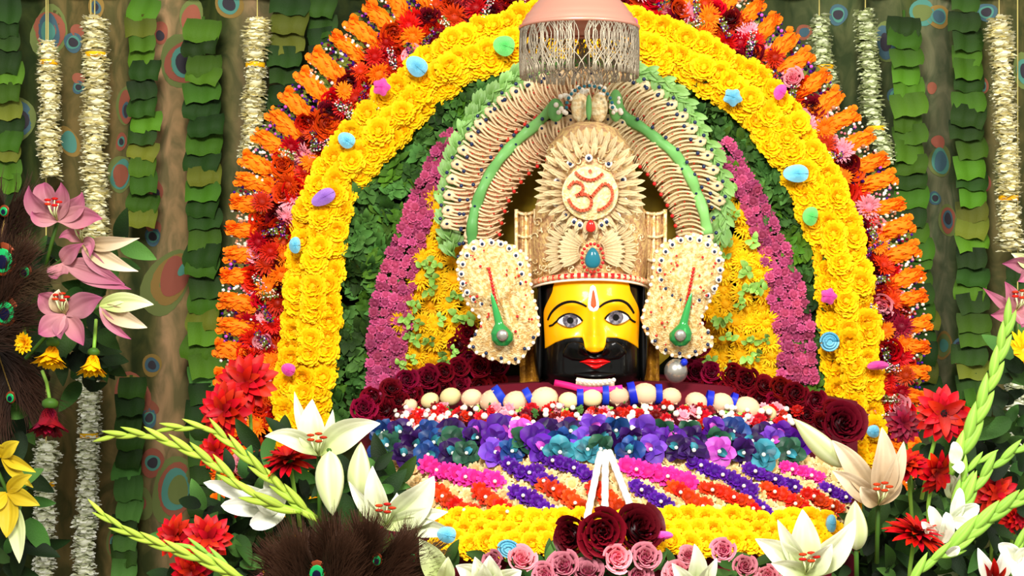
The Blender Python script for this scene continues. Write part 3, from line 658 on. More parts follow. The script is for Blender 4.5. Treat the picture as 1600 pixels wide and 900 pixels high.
# ------------------------------------------------------------------ crown
def crown_w(v): return sm(v, [(190, 22), (205, 48), (235, 66), (280, 74), (330, 85), (380, 92), (420, 90), (450, 86)])
def crown_y(px, py):
    wv = crown_w(py); u = max(-1, min(1, (px-CX)/wv)); return .02-.2*math.sqrt(max(0, 1-u*u))*min(1, wv/80)
crown = thing('crown', at(CX, 440, 0), 'tall cream gold crown with red om sign and turquoise drop', 'crown')
g = G()
def cf(u, v):
    py = 192+(446-192)*u; wv = crown_w(py); a = 2*PI*v
    yb = .02-.2*math.sin(a)*min(1, wv/80)
    lift = 14*max(0, math.sin(a))*max(0, (py-400)/46) if py > 400 else 0
    return at(CX+wv*math.cos(a), py-lift, 0)+Vector((0, yb, 0)) if a < PI else at(CX+wv*math.cos(a), py, 0)+Vector((0, .02-.16*math.sin(a)*min(1, wv/80), 0))
g.grid(cf, 26, 48, 0, True); part(crown, 'cap', g.mesh('cap', M['goldbase']))
def ray(W=.2):
    g = G(); g.petal(Matrix.Identity(4), 1, W, .25, -.3, .5, .8, .6, 6, 2)
    g.tube([(.05, 0, .05), (.5, 0, .16), (.92, 0, .13)], .035, 0, 5)
    return g.mesh('ray', M['gold'])
me_ray = ray(); me_ray2 = ray(.13)
oc = (922, 302)
def cpt(px, py, off=0.): return at(px, py, crown_y(px, py)-off)
def ring_of(n, r0, L_, off, me, sc=1., a0=0, a1=2*PI, cx=oc[0], cy=oc[1], squash=1.):
    for k in range(n):
        a = a0+(a1-a0)*k/(n if abs(a1-a0) > 6.2 else n-1); x, y = cx+r0*math.cos(a), cy-(r0+16*max(0, math.sin(a)))*math.sin(a)*squash
        Y = crown_y(x, y)-off; wd = 1.
        part(crown, 'ray', me, at(x, y, Y), Quaternion((0, 1, 0), -a) @ Quaternion((1, 0, 0), PI/2), (sz(L_, Y), sz(L_*sc, Y), sz(24, Y)))
ring_of(28, 60, 28, .005, me_ray2, 1.3, -.35, PI+.35)
ring_of(26, 50, 24, .018, me_ray2, 1.5)
ring_of(26, 44, 20, .028, me_ray, 1.3)
# om medallion
g = G(); Yc = crown_y(*oc)-.035
g.grid(lambda u, v: at(oc[0]+44*u*math.cos(2*PI*v), oc[1]-42*u*math.sin(2*PI*v), Yc-.012*(1-u**4)), 6, 40, 0, True)
part(crown, 'medallion', g.mesh('medallion', mat('cream_enamel', '#e4c484', rough=.4, var=0, bump=1., bscale=160, mottled='#f4e0ac', mscale=90)))
g = G()
for pts in ([(900, 270), (908, 277), (920, 281), (932, 279), (942, 271)], [(889, 292), (897, 284), (908, 287), (911, 296), (905, 303), (898, 306)],
            [(904, 304), (917, 304), (924, 313), (921, 325), (908, 329), (895, 322), (888, 311)], [(924, 308), (934, 296), (944, 287), (954, 292), (957, 305), (952, 318), (940, 327), (934, 328)],
            [(922, 267), (925, 271)]):
    pp = path(pts, 5.2)
    for i, q in enumerate(pp):
        Yq = Yc-.018; c = at(q[0], q[1], Yq); t_ = math.atan2(-q[3], q[2]); ca, sa = math.cos(t_), math.sin(t_)
        hx, hz, b = .0047, .0050, len(g.v)
        for dy in (.004, -.006):
            for ex, ez in ((-1, -1), (1, -1), (1, 1), (-1, 1)):
                s2 = 1 if dy > 0 else .8
                g.v.append((c.x+(ex*hx*ca-ez*hz*sa)*s2, c.y+dy, c.z+(ex*hx*sa+ez*hz*ca)*s2)); g.t.append(R.random())
        for f in ((4, 5, 6, 7), (0, 1, 5, 4), (1, 2, 6, 5), (2, 3, 7, 6), (3, 0, 4, 7)): g.f.append(tuple(b+k for k in f)); g.m.append(0)
part(crown, 'om_symbol', g.mesh('om_symbol', M['omred'], False), label='red mosaic om sign')
def stud(x, y, off=.03, r=6.5):
    Y = crown_y(x, y)-off
    g = G(); g.ball((0, 0, 0), 1, 0, 10, 5, (1, .5, 1)); me = bpy.data.meshes.get('stud_rim') or g.mesh('stud_rim', M['pearl'])
    o = part(crown, 'stud', me, at(x, y, Y), None, sz(r, Y))
    part(crown, 'stud_stone', bpy.data.meshes['bead_gemblue'], at(x, y, Y-sz(r*.4)), None, sz(r*.5, Y))
for x, y in [(891, 256), (920, 247), (951, 256), (871, 284), (973, 281), (870, 318), (975, 314), (884, 336), (964, 338), (906, 352), (940, 352), (897, 347), (948, 347)]: stud(x, y)
def teardrop(x, y, w_, h_, key, nm, off, lb):
    Y = crown_y(x, y)-off; g = G()
    g.grid(lambda u, v: (w_*.5*math.sin(PI*u)*(1-.35*math.cos(PI*u)*-1 if 0 else 1+.3*math.cos(PI*u+PI))*math.cos(2*PI*v), w_*.3*math.sin(PI*u)*math.sin(2*PI*v), h_*.5*math.cos(PI*u)), 12, 16, 0, True)
    part(crown, nm, g.mesh(nm, M[key]), at(x, y, Y), None, sz(1, Y), label=lb)
teardrop(923, 353, 15, 20, 'gemred', 'red_gem', .045, 'red teardrop stone'); teardrop(926, 403, 24, 33, 'gemteal', 'turquoise_gem', .045, 'turquoise teardrop stone')
for k in range(18):
    a = 2*PI*k/18; x, y = 926+17*math.cos(a), 403-22*math.sin(a)
    part(crown, 'red_bead', bpy.data.meshes['bead_gemred'], at(x, y, crown_y(x, y)-.035), None, sz(2.6))
for s_ in (-1, 1):          # leaf fans either side of the drops
    for k in range(9):
        a = (-.5+.16*k) if s_ > 0 else PI-(-.5+.16*k)
        for r0, L_ in ((20, 34), (50, 30)):
            x, y = 924+r0*math.cos(a), 392-r0*math.sin(a)*.9; Y = crown_y(x, y)-.02
            part(crown, 'ray', me_ray2, at(x, y, Y), Quaternion((0, 0, 1), s_*(.25 if r0 < 30 else .7)) @ Quaternion((0, 1, 0), -a) @ Quaternion((1, 0, 0), PI/2), (sz(L_, Y), sz(L_*1.2, Y), sz(16, Y)))
# rim with red stones
g = G(); rim = [(CX+92*math.cos(a), a) for a in [PI-PI*i/28 for i in range(29)]]
rp = [at(x, 448-17*math.sin(a), 0)+Vector((0, .02-.205*math.sin(a), 0)) for x, a in rim]
g.tube(rp, sz(5), 0, 8, 1.4); part(crown, 'rim', g.mesh('rim', M['goldpink']))
g = G(); g.tube([p+Vector((0, -.005, -.012)) for p in rp], sz(2.2), 0, 6); part(crown, 'rim_edge', g.mesh('rim_edge', M['pearl']))
for i in range(4, 25):
    g = G(); g.box((-1, -.6, -1.3), (1, .6, 1.3)); part(crown, 'rim_stone', bpy.data.meshes.get('rim_stone') or g.mesh('rim_stone', M['gemred'], False), rp[i]+Vector((0, -.012, .001)), None, sz(2.8))
# side wings of folded brocade
for s_, xs in ((-1, (838, 806, 812)), (1, (1002, 1040, 1034))):
    g = G()
    def fn(u, v):
        px = xs[0]+(xs[1]-xs[0])*v; py = 326+112*u+6*math.sin(v*3); return at(px, py, .02+.06*v+.012*math.sin(v*16))
    g.grid(fn, 6, 24); g.grid(lambda u, v: Vector(fn(u, v))+Vector((0, .03, 0)), 6, 24)
    part(crown, 'wing', g.mesh('wing', M['goldbase']))
    for v in (0.05, .5, .97):
        g = G(); g.tube([Vector(fn(u/8, v))+Vector((0, -.008, 0)) for u in range(9)], sz(3.2), 0, 6); part(crown, 'wing_rib', g.mesh('wing_rib', M['gold']))
    for u in (0.03, .35, .68, .97):
        g = G(); g.tube([Vector(fn(u, v/8))+Vector((0, -.008, 0)) for v in range(9)], sz(2.4), 0, 6); part(crown, 'wing_rib', g.mesh('wing_rib', M['gold']))
# scattered filigree curls and pearls over the cap
g = G(); rr = random.Random(4)
for k in range(230):
    y = rr.uniform(225, 425); x = CX+rr.uniform(-.97, .97)*crown_w(y)
    if math.hypot(x-oc[0], y-oc[1]) < 46 or (abs(x-925) < 20 and y > 340): continue
    a0 = rr.uniform(0, 6); r_ = rr.uniform(4, 8)
    g.tube([cpt(x+r_*(1-i*.1)*math.cos(a0+i*.7), y+r_*(1-i*.1)*math.sin(a0+i*.7), .012) for i in range(7)], sz(1.3), 0, 4)
part(crown, 'filigree', g.mesh('filigree', M['gold']), kind='stuff')

# ------------------------------------------------------------------ ear ornaments
EARL = [(766, 374), (737, 378), (719, 396), (714, 420), (719, 448), (731, 476), (752, 502), (744, 520), (733, 543), (758, 558), (787, 567), (810, 567), (823, 550), (842, 522), (840, 487), (832, 455), (828, 426), (822, 400), (797, 381), (766, 374)]
EARR = [(1084, 366), (1106, 372), (1123, 388), (1131, 414), (1120, 448), (1104, 482), (1096, 502), (1108, 520), (1115, 537), (1100, 549), (1074, 559), (1035, 551), (1012, 524), (1003, 499), (1012, 464), (1018, 435), (1024, 395), (1046, 376), (1084, 366)]
def ear(OUT, cx, sg, label, C0, DC):
    Y0 = -.12; root = thing('ear_ornament', at(cx, 560, Y0), label, 'ornament', 'paired ear ornaments')
    op = path(OUT, 3); n_ = len(op)
    def outl(v, k=1.):
        q = op[int(round(v*n_)) % n_]; return C0[0]+(q[0]-C0[0])*k, C0[1]+(q[1]-C0[1])*k
    g = G()
    def fn(u, v):
        q = outl(v, u*(1+.018*math.sin(v*n_*.9)*u)); c = at(q[0], q[1], Y0)
        d = math.hypot(q[0]-DC[0], q[1]-DC[1]); c.y -= .03*(1-u**3)+.012*math.exp(-((d-36)/9)**2)+.006*math.sin(math.atan2(q[1]-DC[1], q[0]-DC[0])*22)*min(1, d/40)*(1-u**4); return c
    g.grid(fn, 14, n_, 0, True); g.grid(lambda u, v: Vector(fn(1, v))+Vector((0, .03*u, 0)), 1, n_, 0, True)
    g.grid(lambda u, v: (lambda p: Vector((p[0], Y0+.03, p[2])))(fn(u, v)), 3, n_, 0, True)
    part(root, 'plate', g.mesh('plate', M['gold2']))
    def st(x, y, r_, dk='bead_gemblue', off=.03):
        c = at(x, y, Y0-off); part(root, 'stud', bpy.data.meshes['stud_rim'], c, None, sz(r_)); part(root, 'stud_stone', bpy.data.meshes[dk], c+Vector((0, -.006, 0)), None, sz(r_*.5))
    for k in range(20):
        a = 2*PI*k/20
        if -.9 < math.sin(a) or True:
            x, y = DC[0]+47*math.cos(a), DC[1]-49*math.sin(a)
            if y < 478: st(x, y, 5.2, off=.02)
    for k in range(22):
        x, y = outl(k/22, .93)
        if y > 505: part(root, 'dark_stone', bpy.data.meshes['bead_gemblue'], at(x, y, Y0-.018), None, sz(3))
    for k in range(34):
        x, y = outl(R.random(), R.uniform(.45, .85))
        if abs(x-cx) > 8: part(root, 'red_stone', bpy.data.meshes['bead_gemred'], at(x, y, Y0-.036), None, sz(R.uniform(1.4, 2.4)))
    for k in range(40):
        x, y = outl(k/40, .985); part(root, 'pearl', bpy.data.meshes['bead_pearl'], at(x, y, Y0-.004), None, sz(3.2))
    # green enamel vase with a long neck
    bx, by = cx+sg*7, 524; g = G()
    prof = [(-18, 0), (-16, 9), (-8, 17), (3, 18), (12, 12), (18, 7), (42, 5), (62, 2.4), (68, 0)]
    hq = lambda u: sm(u*8, [(i, p[0]) for i, p in enumerate(prof)]); rq = lambda u: sm(u*8, [(i, p[1]) for i, p in enumerate(prof)])
    g.grid(lambda u, v: at(bx-sg*max(0, hq(u))*.26+rq(u)*math.cos(2*PI*v), by-hq(u), Y0-.05)+Vector((0, -sz(rq(u))*.6*math.sin(2*PI*v), 0)), 32, 14, 0, True)
    part(root, 'vase_drop', g.mesh('vase_drop', M['enamel']), label='green enamel vase drop')
    g = G(); g.ball(at(bx, by, Y0-.075), sz(9), 0, 10, 6, (1, .4, 1)); part(root, 'vase_stone', g.mesh('vase_stone', M['steel']))
    for k in range(12):
        part(root, 'red_bead', bpy.data.meshes['bead_gemred'], at(cx-sg*14+sg*k*1.1, 420+k*5.4, Y0-.045), None, sz(2.8))
M['gold2'] = mat('pale_gold_stonework', '#c89c58', '#d8ac68', rough=.4, metal=.1, var=0, bump=1., bscale=160, mottled='#f0d8a0', mscale=80)
ear(EARL, 778, 1, 'cream gold ear ornament with green vase drop, left of the face', (780, 470), (768, 428))
ear(EARR, 1070, -1, 'cream gold ear ornament with green vase drop, right of the face', (1062, 468), (1078, 422))

# ------------------------------------------------------------------ statue head
HX = 923
def head_w(v): return sm(v, [(425, 70), (450, 80), (500, 81), (555, 80), (580, 80), (596, 77), (606, 66), (614, 44)])
def bumpf(u, v):
    b = 0
    nv = sm(v, [(468, 0), (490, .012), (520, .034), (538, .052), (545, .046), (553, 0)])
    nw = sm(v, [(470, 7), (500, 8), (530, 13), (540, 16), (552, 14)])
    b += nv*math.exp(-(u/nw)**2*1.3)
    for s_ in (-1, 1):
        b += .012*math.exp(-((u-s_*17)/6)**2-((v-539)/7)**2)            # nostril wings
        b -= .014*math.exp(-((u-s_*36)/19)**2-((v-497)/13)**2)          # sockets
        b += .010*math.exp(-((u-s_*38)/26)**2-((v-474)/8)**2)           # brow
        b += .014*math.exp(-((u-s_*42)/20)**2-((v-528)/16)**2)          # cheeks
    b += .016*math.exp(-(u/26)**2-((v-584)/12)**2)+.012*math.exp(-(u/26)**2-((v-563)/12)**2)
    return b
def head_y(px, py, off=0.):
    u = px-HX; wv = head_w(py); x = min(1, abs(u)/wv)
    return .02-(.2*(max(0, 1-x**2.5))**.5)*sm(py, [(425, .9), (470, 1), (580, 1), (614, .75)])-bumpf(u, py)*(1-x**4)-off
def hp(px, py, off=0.): Y = head_y(px, py, off); return at(px, py, 0)+Vector((0, Y, 0))
head = thing('statue_head', at(HX, 610, 0), 'statue head with painted yellow face, black beard and moustache', 'statue')
g = G()
def hf(u, v):
    py = 424+190*u; wv = head_w(py); s_ = v*2
    if s_ <= 1:
        e = math.sin((s_-.5)*PI); return hp(HX+wv*e*.9995, py)
    e = -math.sin((s_-1.5)*PI); x = abs(e)
    return at(HX+wv*e*.9995, py, 0)+Vector((0, .02+.17*(max(0, 1-x**2.2))**.5, 0))
g.grid(hf, 60, 140, 0, True)
part(head, 'beard_and_hair', g.mesh('beard_and_hair', M['black']))
def patch(nm, m, L_, Rr, top, bot, off, nu=60, nv=40, puff=0., root=None, lb=None):
    """skin patch following the head between two side curves and an upper and a lower curve"""
    def fn(a, b):
        u = L_(b)+(Rr(b)-L_(b))*a; tp, bt = top(u), bot(u); v = tp+(bt-tp)*b
        e = off+puff*(max(0, math.sin(PI*a))**.5)*(max(0, math.sin(PI*b))**.6)
        ed = min(a, 1-a, b, 1-b)
        if ed <= 0: e = -.006
        return hp(u, v, e)
    g = G(); g.grid(fn, nu, nv); return part(root or head, nm, g.mesh(nm, m), label=lb)
patch('face', M['face'], lambda b: sm(b, [(0, 868), (.15, 862), (.5, 848), (1, 850)]), lambda b: sm(b, [(0, 975), (.15, 980), (.5, 997), (1, 995)]),
      lambda u: 434, lambda u: interp(u, [(848, 546), (856, 541), (866, 534), (880, 528), (893, 525.5), (906, 525.5), (908, 532), (905.9, 540), (910, 544), (918, 547), (928, 547), (936, 545), (940, 541), (941.5, 527), (943, 525.5), (958, 526), (974, 531), (986, 538), (997, 546)]), .0035, 150, 60, lb='glossy yellow painted face')
patch('moustache', M['black'], lambda b: 876, lambda b: 974, lambda u: interp(u, [(876, 548), (884, 533), (894, 529), (906, 531), (914, 549), (923, 551), (934, 549), (941, 531), (956, 529), (966, 536), (974, 546)]),
      lambda u: interp(u, [(876, 553), (890, 560), (905, 561), (915, 556), (923, 558), (932, 556), (945, 560), (962, 558), (974, 549)]), .004, 60, 16, .014)
patch('upper_lip', M['lips'], lambda b: 901, lambda b: 949, lambda u: interp(u, [(901, 561), (914, 556.5), (921, 556), (925, 557), (929, 556), (937, 556.5), (949, 561)]), lambda u: interp(u, [(901, 561.6), (925, 564), (949, 561.6)]), .008, 30, 8, .009)
patch('lower_lip', M['lips'], lambda b: 905, lambda b: 946, lambda u: interp(u, [(905, 562), (925, 564.5), (946, 562)]), lambda u: sm(u, [(905, 562.4), (925, 572.5), (946, 562.4)]), .008, 30, 8, .012)
patch('chin_tuft', M['black'], lambda b: 893, lambda b: 957, lambda u: sm(u, [(893, 578), (925, 574), (957, 578)]), lambda u: sm(u, [(893, 582), (925, 594), (957, 582)]), .004, 30, 14, .018)
def eye(x0, x1, yc0, yc1, ix, iy, tail):
    L0 = lambda u: (u-x0)/(x1-x0)
    base = lambda u: yc0+(yc1-yc0)*L0(u)
    tp = lambda u: base(u)-11*max(0, math.sin(PI*L0(u)))**.7; bt = lambda u: base(u)+9*max(0, math.sin(PI*L0(u)))**.8
    e = patch('eye', M['eyewhite'], lambda b: x0, lambda b: x1, tp, bt, .006, 30, 12, .004)
    g = G(); g.grid(lambda a, b: hp(ix+11.5*a*math.cos(2*PI*b), iy+10.5*a*math.sin(2*PI*b), .0125-.002*a*a), 5, 24, 0, True); part(e, 'iris', g.mesh('iris', M['iris']))
    g = G(); g.grid(lambda a, b: hp(ix+5*a*math.cos(2*PI*b), iy+5*a*math.sin(2*PI*b), .0138-.001*a*a), 4, 16, 0, True); part(e, 'pupil', g.mesh('pupil', M['blackmatte']))
    g = G(); pts = [(x0+(x1-x0)*i/12, tp(x0+(x1-x0)*i/12)-.5) for i in range(13)]
    pts = (list(reversed(tail))+pts) if tail[0][0] < x0+2 else (pts+tail)
    g.tube([hp(a, b, .008) for a, b in pts], lambda t: sz(1.5), 0, 6); part(e, 'eyeliner', g.mesh('eyeliner', M['blackmatte']))
    g = G(); g.tube([hp(x0+(x1-x0)*i/12, bt(x0+(x1-x0)*i/12)+.4, .006) for i in range(13)], sz(.8), 0, 5); part(e, 'lower_lid_line', g.mesh('lower_lid_line', M['golddark']))
eye(868, 906, 501, 500, 888, 499, [(866, 502), (862, 506), (857, 508)])
eye(940, 979, 497, 496, 957, 494.5, [(980, 497), (984, 500), (988, 502)])
for pts in ([(855, 499), (860, 488), (869, 478), (880, 472), (893, 470.5), (905, 474), (914, 479)], [(931, 479), (940, 472.5), (952, 469), (964, 469), (974, 473.5), (981, 481), (986, 489)]):
    p = path(pts, 3); n = len(p); fl = pts[0][0] < 900
    g = G(); g.tube([hp(q[0], q[1], .006) for q in p], (lambda t: sz(.6+1.5*(math.sin(PI*min(1, t*.55+.3 if fl else .85-t*.55))))), 0, 6, .6); part(head, 'eyebrow', g.mesh('eyebrow', M['blackmatte']))
patch('tilak_mark', M['whitepaint'], lambda b: 913.5, lambda b: 931.5, lambda u: interp(u, [(913.5, 476), (918, 446), (922, 443), (926, 446), (931.5, 476)]), lambda u: interp(u, [(913.5, 478), (917, 486), (922, 488), (928, 486), (931.5, 478)]), .007, 24, 14, .001, lb='white painted forehead mark')
patch('tilak_centre', M['orangepaint'], lambda b: 918, lambda b: 927, lambda u: interp(u, [(918, 474), (921, 454), (922.5, 450), (924, 454), (927, 474)]), lambda u: interp(u, [(918, 476), (922.5, 483), (927, 476)]), .0115, 16, 12, .001, lb='orange stripe')
for x0, x1 in ((812, 848), (1002, 1030)):
    g = G()
    for k in (0, 1): g.grid(lambda u, v: at(x0+(x1-x0)*v, 530+78*u, .0)+Vector((0, -.01*math.sin(v*9)+.02*k, 0)), 6, 12)
    part(head, 'brocade_lappet', g.mesh('brocade_lappet', M['golddark']))
for x0, x1 in ((836, 850), (996, 1010)):       # side hair
    g = G(); g.grid(lambda u, v: at((x0+x1)/2+10*math.cos(2*PI*v)*math.sin(PI*max(.04, u))**.4, 446+150*u, 0)+Vector((0, -.02+.05*math.sin(2*PI*v), 0)), 12, 12, 0, True); part(head, 'side_hair', g.mesh('side_hair', M['black']))

# ------------------------------------------------------------------ body mound and garlands lying on it
def moundY(px, py, off=0.):
    t = (py-600)/260; return -.2-.62*t+.28*((px-945)/370)**2-off
mound = thing('draped_body', at(945, 880, -.5), 'dark crimson draped body of the statue under the garlands', 'statue')
g = G()
def mf(u, v):
    px = 560+780*v; py = 596+300*u+30*abs((px-945)/385)**2*(1-u); c = at(px, py, moundY(px, py)+.1); return c
g.grid(mf, 20, 40); g.grid(lambda u, v: (lambda c: Vector((c.x, c.y+(.5-c.y)*u, c.z)))(mf(0, v)), 4, 40)
g.grid(lambda u, v: (lambda c: Vector((c.x, c.y, c.z*(1-u))))(mf(1, v)), 6, 40)
for e in (0, 1): g.grid(lambda u, v, e=e: (lambda c: Vector((c.x, c.y+(.5-c.y)*v, c.z)))(mf(u, e)), 10, 4)
part(mound, 'drape', g.mesh('drape', M['cloth_red']))
def on(root, nm, me, px, py, size, off=0., tilt=.35, d=(0, -1, .45), sc=None):
    Y = moundY(px, py, off); s_ = sz(size, Y)
    return part(root, nm, me, at(px, py, Y), face(jit(d, tilt), R.uniform(0, 6)), s_ if sc is None else tuple(s_*k for k in sc))
# collar
col = thing('collar', at(925, 604, -.2), 'cream and pink neck collar under the black beard', 'collar')
g = G(); g.tube([at(x, y, -.27) for x, y in path([(872, 600), (890, 604), (915, 609), (950, 608), (975, 604)], 6) for x, y in [(x, y)]] if 0 else [at(q[0], q[1], -.27) for q in path([(866, 598), (890, 603), (915, 609), (950, 609), (975, 606)], 6)], sz(5), 0, 8)
part(col, 'pink_band', g.mesh('pink_band', M['pinkhot']))
g = G(); g.tube([at(q[0], q[1], -.25) for q in path([(900, 597), (925, 600), (960, 599)], 5)], sz(7), 0, 8, .8); part(col, 'cream_band', g.mesh('cream_band', mat('cream_cloth', '#f4e6c0', rough=.6, var=0, bump=.5, bscale=90)))
for k in range(9): part(col, 'pearl', bead['bead_pearl'], at(903+k*7, 594+3*math.sin(k*.4), -.285), None, sz(3.4))
pend = thing('pendant', at(1055, 596, -.15), 'round silver pendant under the right ear ornament', 'pendant')
g = G(); g.ball(at(1056, 580, -.15), sz(18), 0, 18, 12, (1, .8, 1.05)); part(pend, 'bowl', g.mesh('bowl', M['steel'])); g = G(); g.ball(at(1069, 566, -.17), sz(6), 0); part(pend, 'blue_stone', g.mesh('blue_stone', M['bluerib']))
# garland of cream rolled petals tied with blue ribbon
rg = thing('petal_roll_garland', at(925, 622, -.25), 'necklace of cream rolled petals tied with blue ribbon below the face', 'garland')
g = G()
g.ball((0, 0, 0), .5, 0, 14, 8, (1, .8, .85), .9)
for k in range(7): g.petal(T(0, -.02, 0) @ Matrix.Rotation(PI/2, 4, 'X') @ RZ(k*.9), .5, .2, .9, -1.2, .3)
me_roll = g.mesh('petal_roll', M['peach'])
g2 = G(); g2.ball((0, 0, 0), .5, 0, 14, 8, (1, .8, .85), .9); me_roll2 = g2.mesh('petal_roll', M['cream'])
g3 = G(); g3.grid(lambda u, v: ((u-.5)*.36, .5*math.cos(2*PI*v), .5*math.sin(2*PI*v)*1.05), 2, 16, 0, True); me_bl = g3.mesh('blue_tie', M['bluerib'])
for k, (x, y, s_, tl) in enumerate([(640, 634, 26, .3), (672, 626, 30, .3), (704, 620, 34, .2), (737, 622, 34, .2), (768, 626, 40, .5), (805, 628, 40, .4), (850, 624, 46, .3), (888, 626, 32, 0), (925, 622, 34, 0), (966, 619, 36, 0), (1008, 616, 42, -.1), (1048, 620, 34, 0), (1088, 628, 36, -.3), (1128, 630, 38, -.3), (1166, 638, 44, -.1), (1200, 646, 28, -.4)]):
    Y = moundY(x, y, .02)
    part(rg, 'petal_roll', R.choice((me_roll, me_roll, me_roll2)), at(x, y, Y), Quaternion((0, 1, 0), -tl), sz(s_, Y))
for x, y, s_, tl in [(783, 620, 34, .6), (828, 622, 30, .5), (906, 620, 28, 0), (946, 618, 28, 0), (988, 615, 32, .2), (1029, 616, 28, 0), (1108, 626, 28, -.2), (1144, 628, 26, -.4)]:
    Y = moundY(x, y, .02); part(rg, 'blue_tie', me_bl, at(x, y, Y), Quaternion((0, 1, 0), -tl), (sz(s_, Y), sz(s_, Y), sz(s_*1.1, Y)))
for k in range(26):
    x = 630+k*23; on(rg, 'leaf_sprig', R.choice(me_sprigl if k % 3 else me_sprig['leafmid']), x, 640+R.uniform(-3, 5)+8*abs((x-925)/300)**2, 16, .02)
# red blossom garland with pearls
bg = thing('red_blossom_garland', at(920, 660, -.4), 'garland of small red blossoms and cream pearls above the purple orchids', 'garland')
for k in range(150):
    x = R.uniform(596, 1246); e = (x-921)/325; yc = 652+2*e*e; y = yc+R.uniform(-17, 17)
    c = R.choices(('red', 'pink', 'darkred'), (5, 3, 2))[0]
    on(bg, 'small_blossom', R.choice(me_pom[c]), x, y, R.uniform(17, 24), .03)
for k in range(120):
    x = R.uniform(600, 1245); e = (x-921)/325; y = 652+2*e*e+R.uniform(-18, 20)
    on(bg, 'pearl', bead['bead_pearl'], x, y, R.uniform(3.6, 6), .05)
# orchid garland
def orchid(keys):
    g = G()
    for k in range(5):
        g.petal(RZ(2*PI*k/5+.3), .52, .23 if k % 2 else .18, .25, -.5, .25, .62, .6, 5, 3, 0, .05, k)
    g2 = G(); g2.petal(RZ(-PI/2), .3, .14, .7, -1.4, .9, .6, .7, 5, 3); g2.ball((0, 0, .06), .07, 1, 8, 5)
    return g, g2
og = thing('orchid_garland', at(925, 720, -.55), 'thick garland of dark purple and blue orchids across the body', 'garland')
OP = {}
for k in ('purple', 'violet', 'darkviolet', 'blue', 'teal', 'magenta', 'darkgreenp'):
    a, b = orchid(k); gp = G(); gp.petal(Matrix.Identity(4), .56, .29, .25, -.6, .3, .6, .42, 6, 4, 0, .05)
    OP[k] = (gp.mesh('petal', M[k]), b.mesh('lip', [M['magenta' if k in ('purple', 'violet') else 'teal'], M['white']]))
def add_orchid(x, y, s_, k):
    Y = moundY(x, y, .05); q = face(jit((0, -1, .25), .45), R.uniform(0, 6))
    b = part(og, 'orchid', OP[k][1], at(x, y, Y), q, sz(s_, Y))
    for i in range(5):
        o = bpy.data.objects.new('petal', OP[k][0]); C.objects.link(o); o.parent = b; o.rotation_euler = (0, 0, 2*PI*i/5+R.uniform(-.15, .15)); o.scale = (1, .85+.3*(i % 2), 1)
for row, (yb, n) in enumerate([(677, 18), (692, 20), (708, 19)]):
    for i in range(n):
        x = 596+(1262-596)*(i+.5*(row % 2))/n+R.uniform(-8, 8); e = (x-925)/335
        k = R.choices(('purple', 'violet', 'darkviolet', 'blue', 'teal', 'magenta', 'darkgreenp'), (6, 3, 8, 2.5, 1, .7, 2))[0]
        if x < 690: k = R.choice(('darkviolet', 'darkgreenp', 'blue'))
        add_orchid(x, yb+R.uniform(-4, 4)-8*(1-e*e)+3, R.uniform(42, 52), k)
# cream flower cloth with streaks
sk = thing('flower_skirt', at(960, 810, -.65), 'cream flower cloth with pink, purple and red streaks below the orchids', 'flowers')
g = G(); g.grid(lambda u, v: (lambda px, py: at(px, py, moundY(px, py, -.02)))(600+60*u+(735-80*u)*v, 716+(815-716)*u), 8, 40); g.grid(lambda u, v: (lambda px, py: at(px, py, moundY(px, py, -.04)))(600+60*u+(735-80*u)*v, 716+(815-716)*u), 8, 40)
part(sk, 'cloth', g.mesh('cloth', mat('cream_gold_cloth', '#d8a868', rough=.7, var=0, bump=.6, bscale=80, mottled='#f4dca8', mscale=30)))
rows = list(range(722, 806, 13)); cnt = 0
for y in rows:
    xa = 612+max(0, (y-722))*.55; xb = 1330-max(0, y-760)*.1; n = int((xb-xa)/19)
    for i in range(n):
        x = xa+(xb-xa)*(i+.5)/n+R.uniform(-4, 4); cnt += 1
        on(sk, 'cream_blossom', R.choice(me_pom['cream']), x, y+R.uniform(-4, 4), R.uniform(21, 29), .0, .5)
STK = [('pinkhot', [(668, 728), (700, 740), (785, 754)], 25), ('pinkhot', [(978, 730), (1035, 742), (1085, 756)], 27), ('pinkhot', [(1228, 730), (1285, 748)], 17),
       ('purple', [(785, 716), (815, 738), (840, 735)], 20), ('purple', [(852, 716), (890, 728), (925, 745)], 19), ('purple', [(838, 748), (870, 757)], 19), ('purple', [(805, 770), (835, 782), (862, 805)], 21),
       ('purple', [(1084, 722), (1130, 742), (1178, 768)], 20), ('purple', [(1165, 772), (1205, 802)], 14), ('purple', [(1170, 732), (1245, 762)], 18), ('purple', [(992, 760), (1025, 778), (1060, 806)], 19), ('purple', [(1288, 762), (1330, 780)], 15),
       ('redorange', [(682, 765), (705, 788), (740, 802)], 22), ('redorange', [(748, 768), (770, 785), (800, 804)], 22), ('redorange', [(852, 758), (880, 772), (910, 795)], 22), ('redorange', [(930, 764), (975, 800)], 24),
       ('redorange', [(1052, 762), (1100, 792)], 22), ('redorange', [(1102, 762), (1150, 778), (1185, 800)], 19), ('redorange', [(1200, 762), (1262, 798)], 20), ('redorange', [(1262, 770), (1318, 800)], 18)]
for c, pts, s_ in STK:
    for k, (px, py, tx, ty) in enumerate(path(pts, s_*.62)):
        on(sk, 'streak_blossom', R.choice(me_pom[c]), px+R.uniform(-2, 2), py+R.uniform(-2, 2), s_*1.35, .035, .3)
        if k % 3 == 1: on(sk, 'pearl', bead['bead_pearl'], px, py, 3.2, .06)
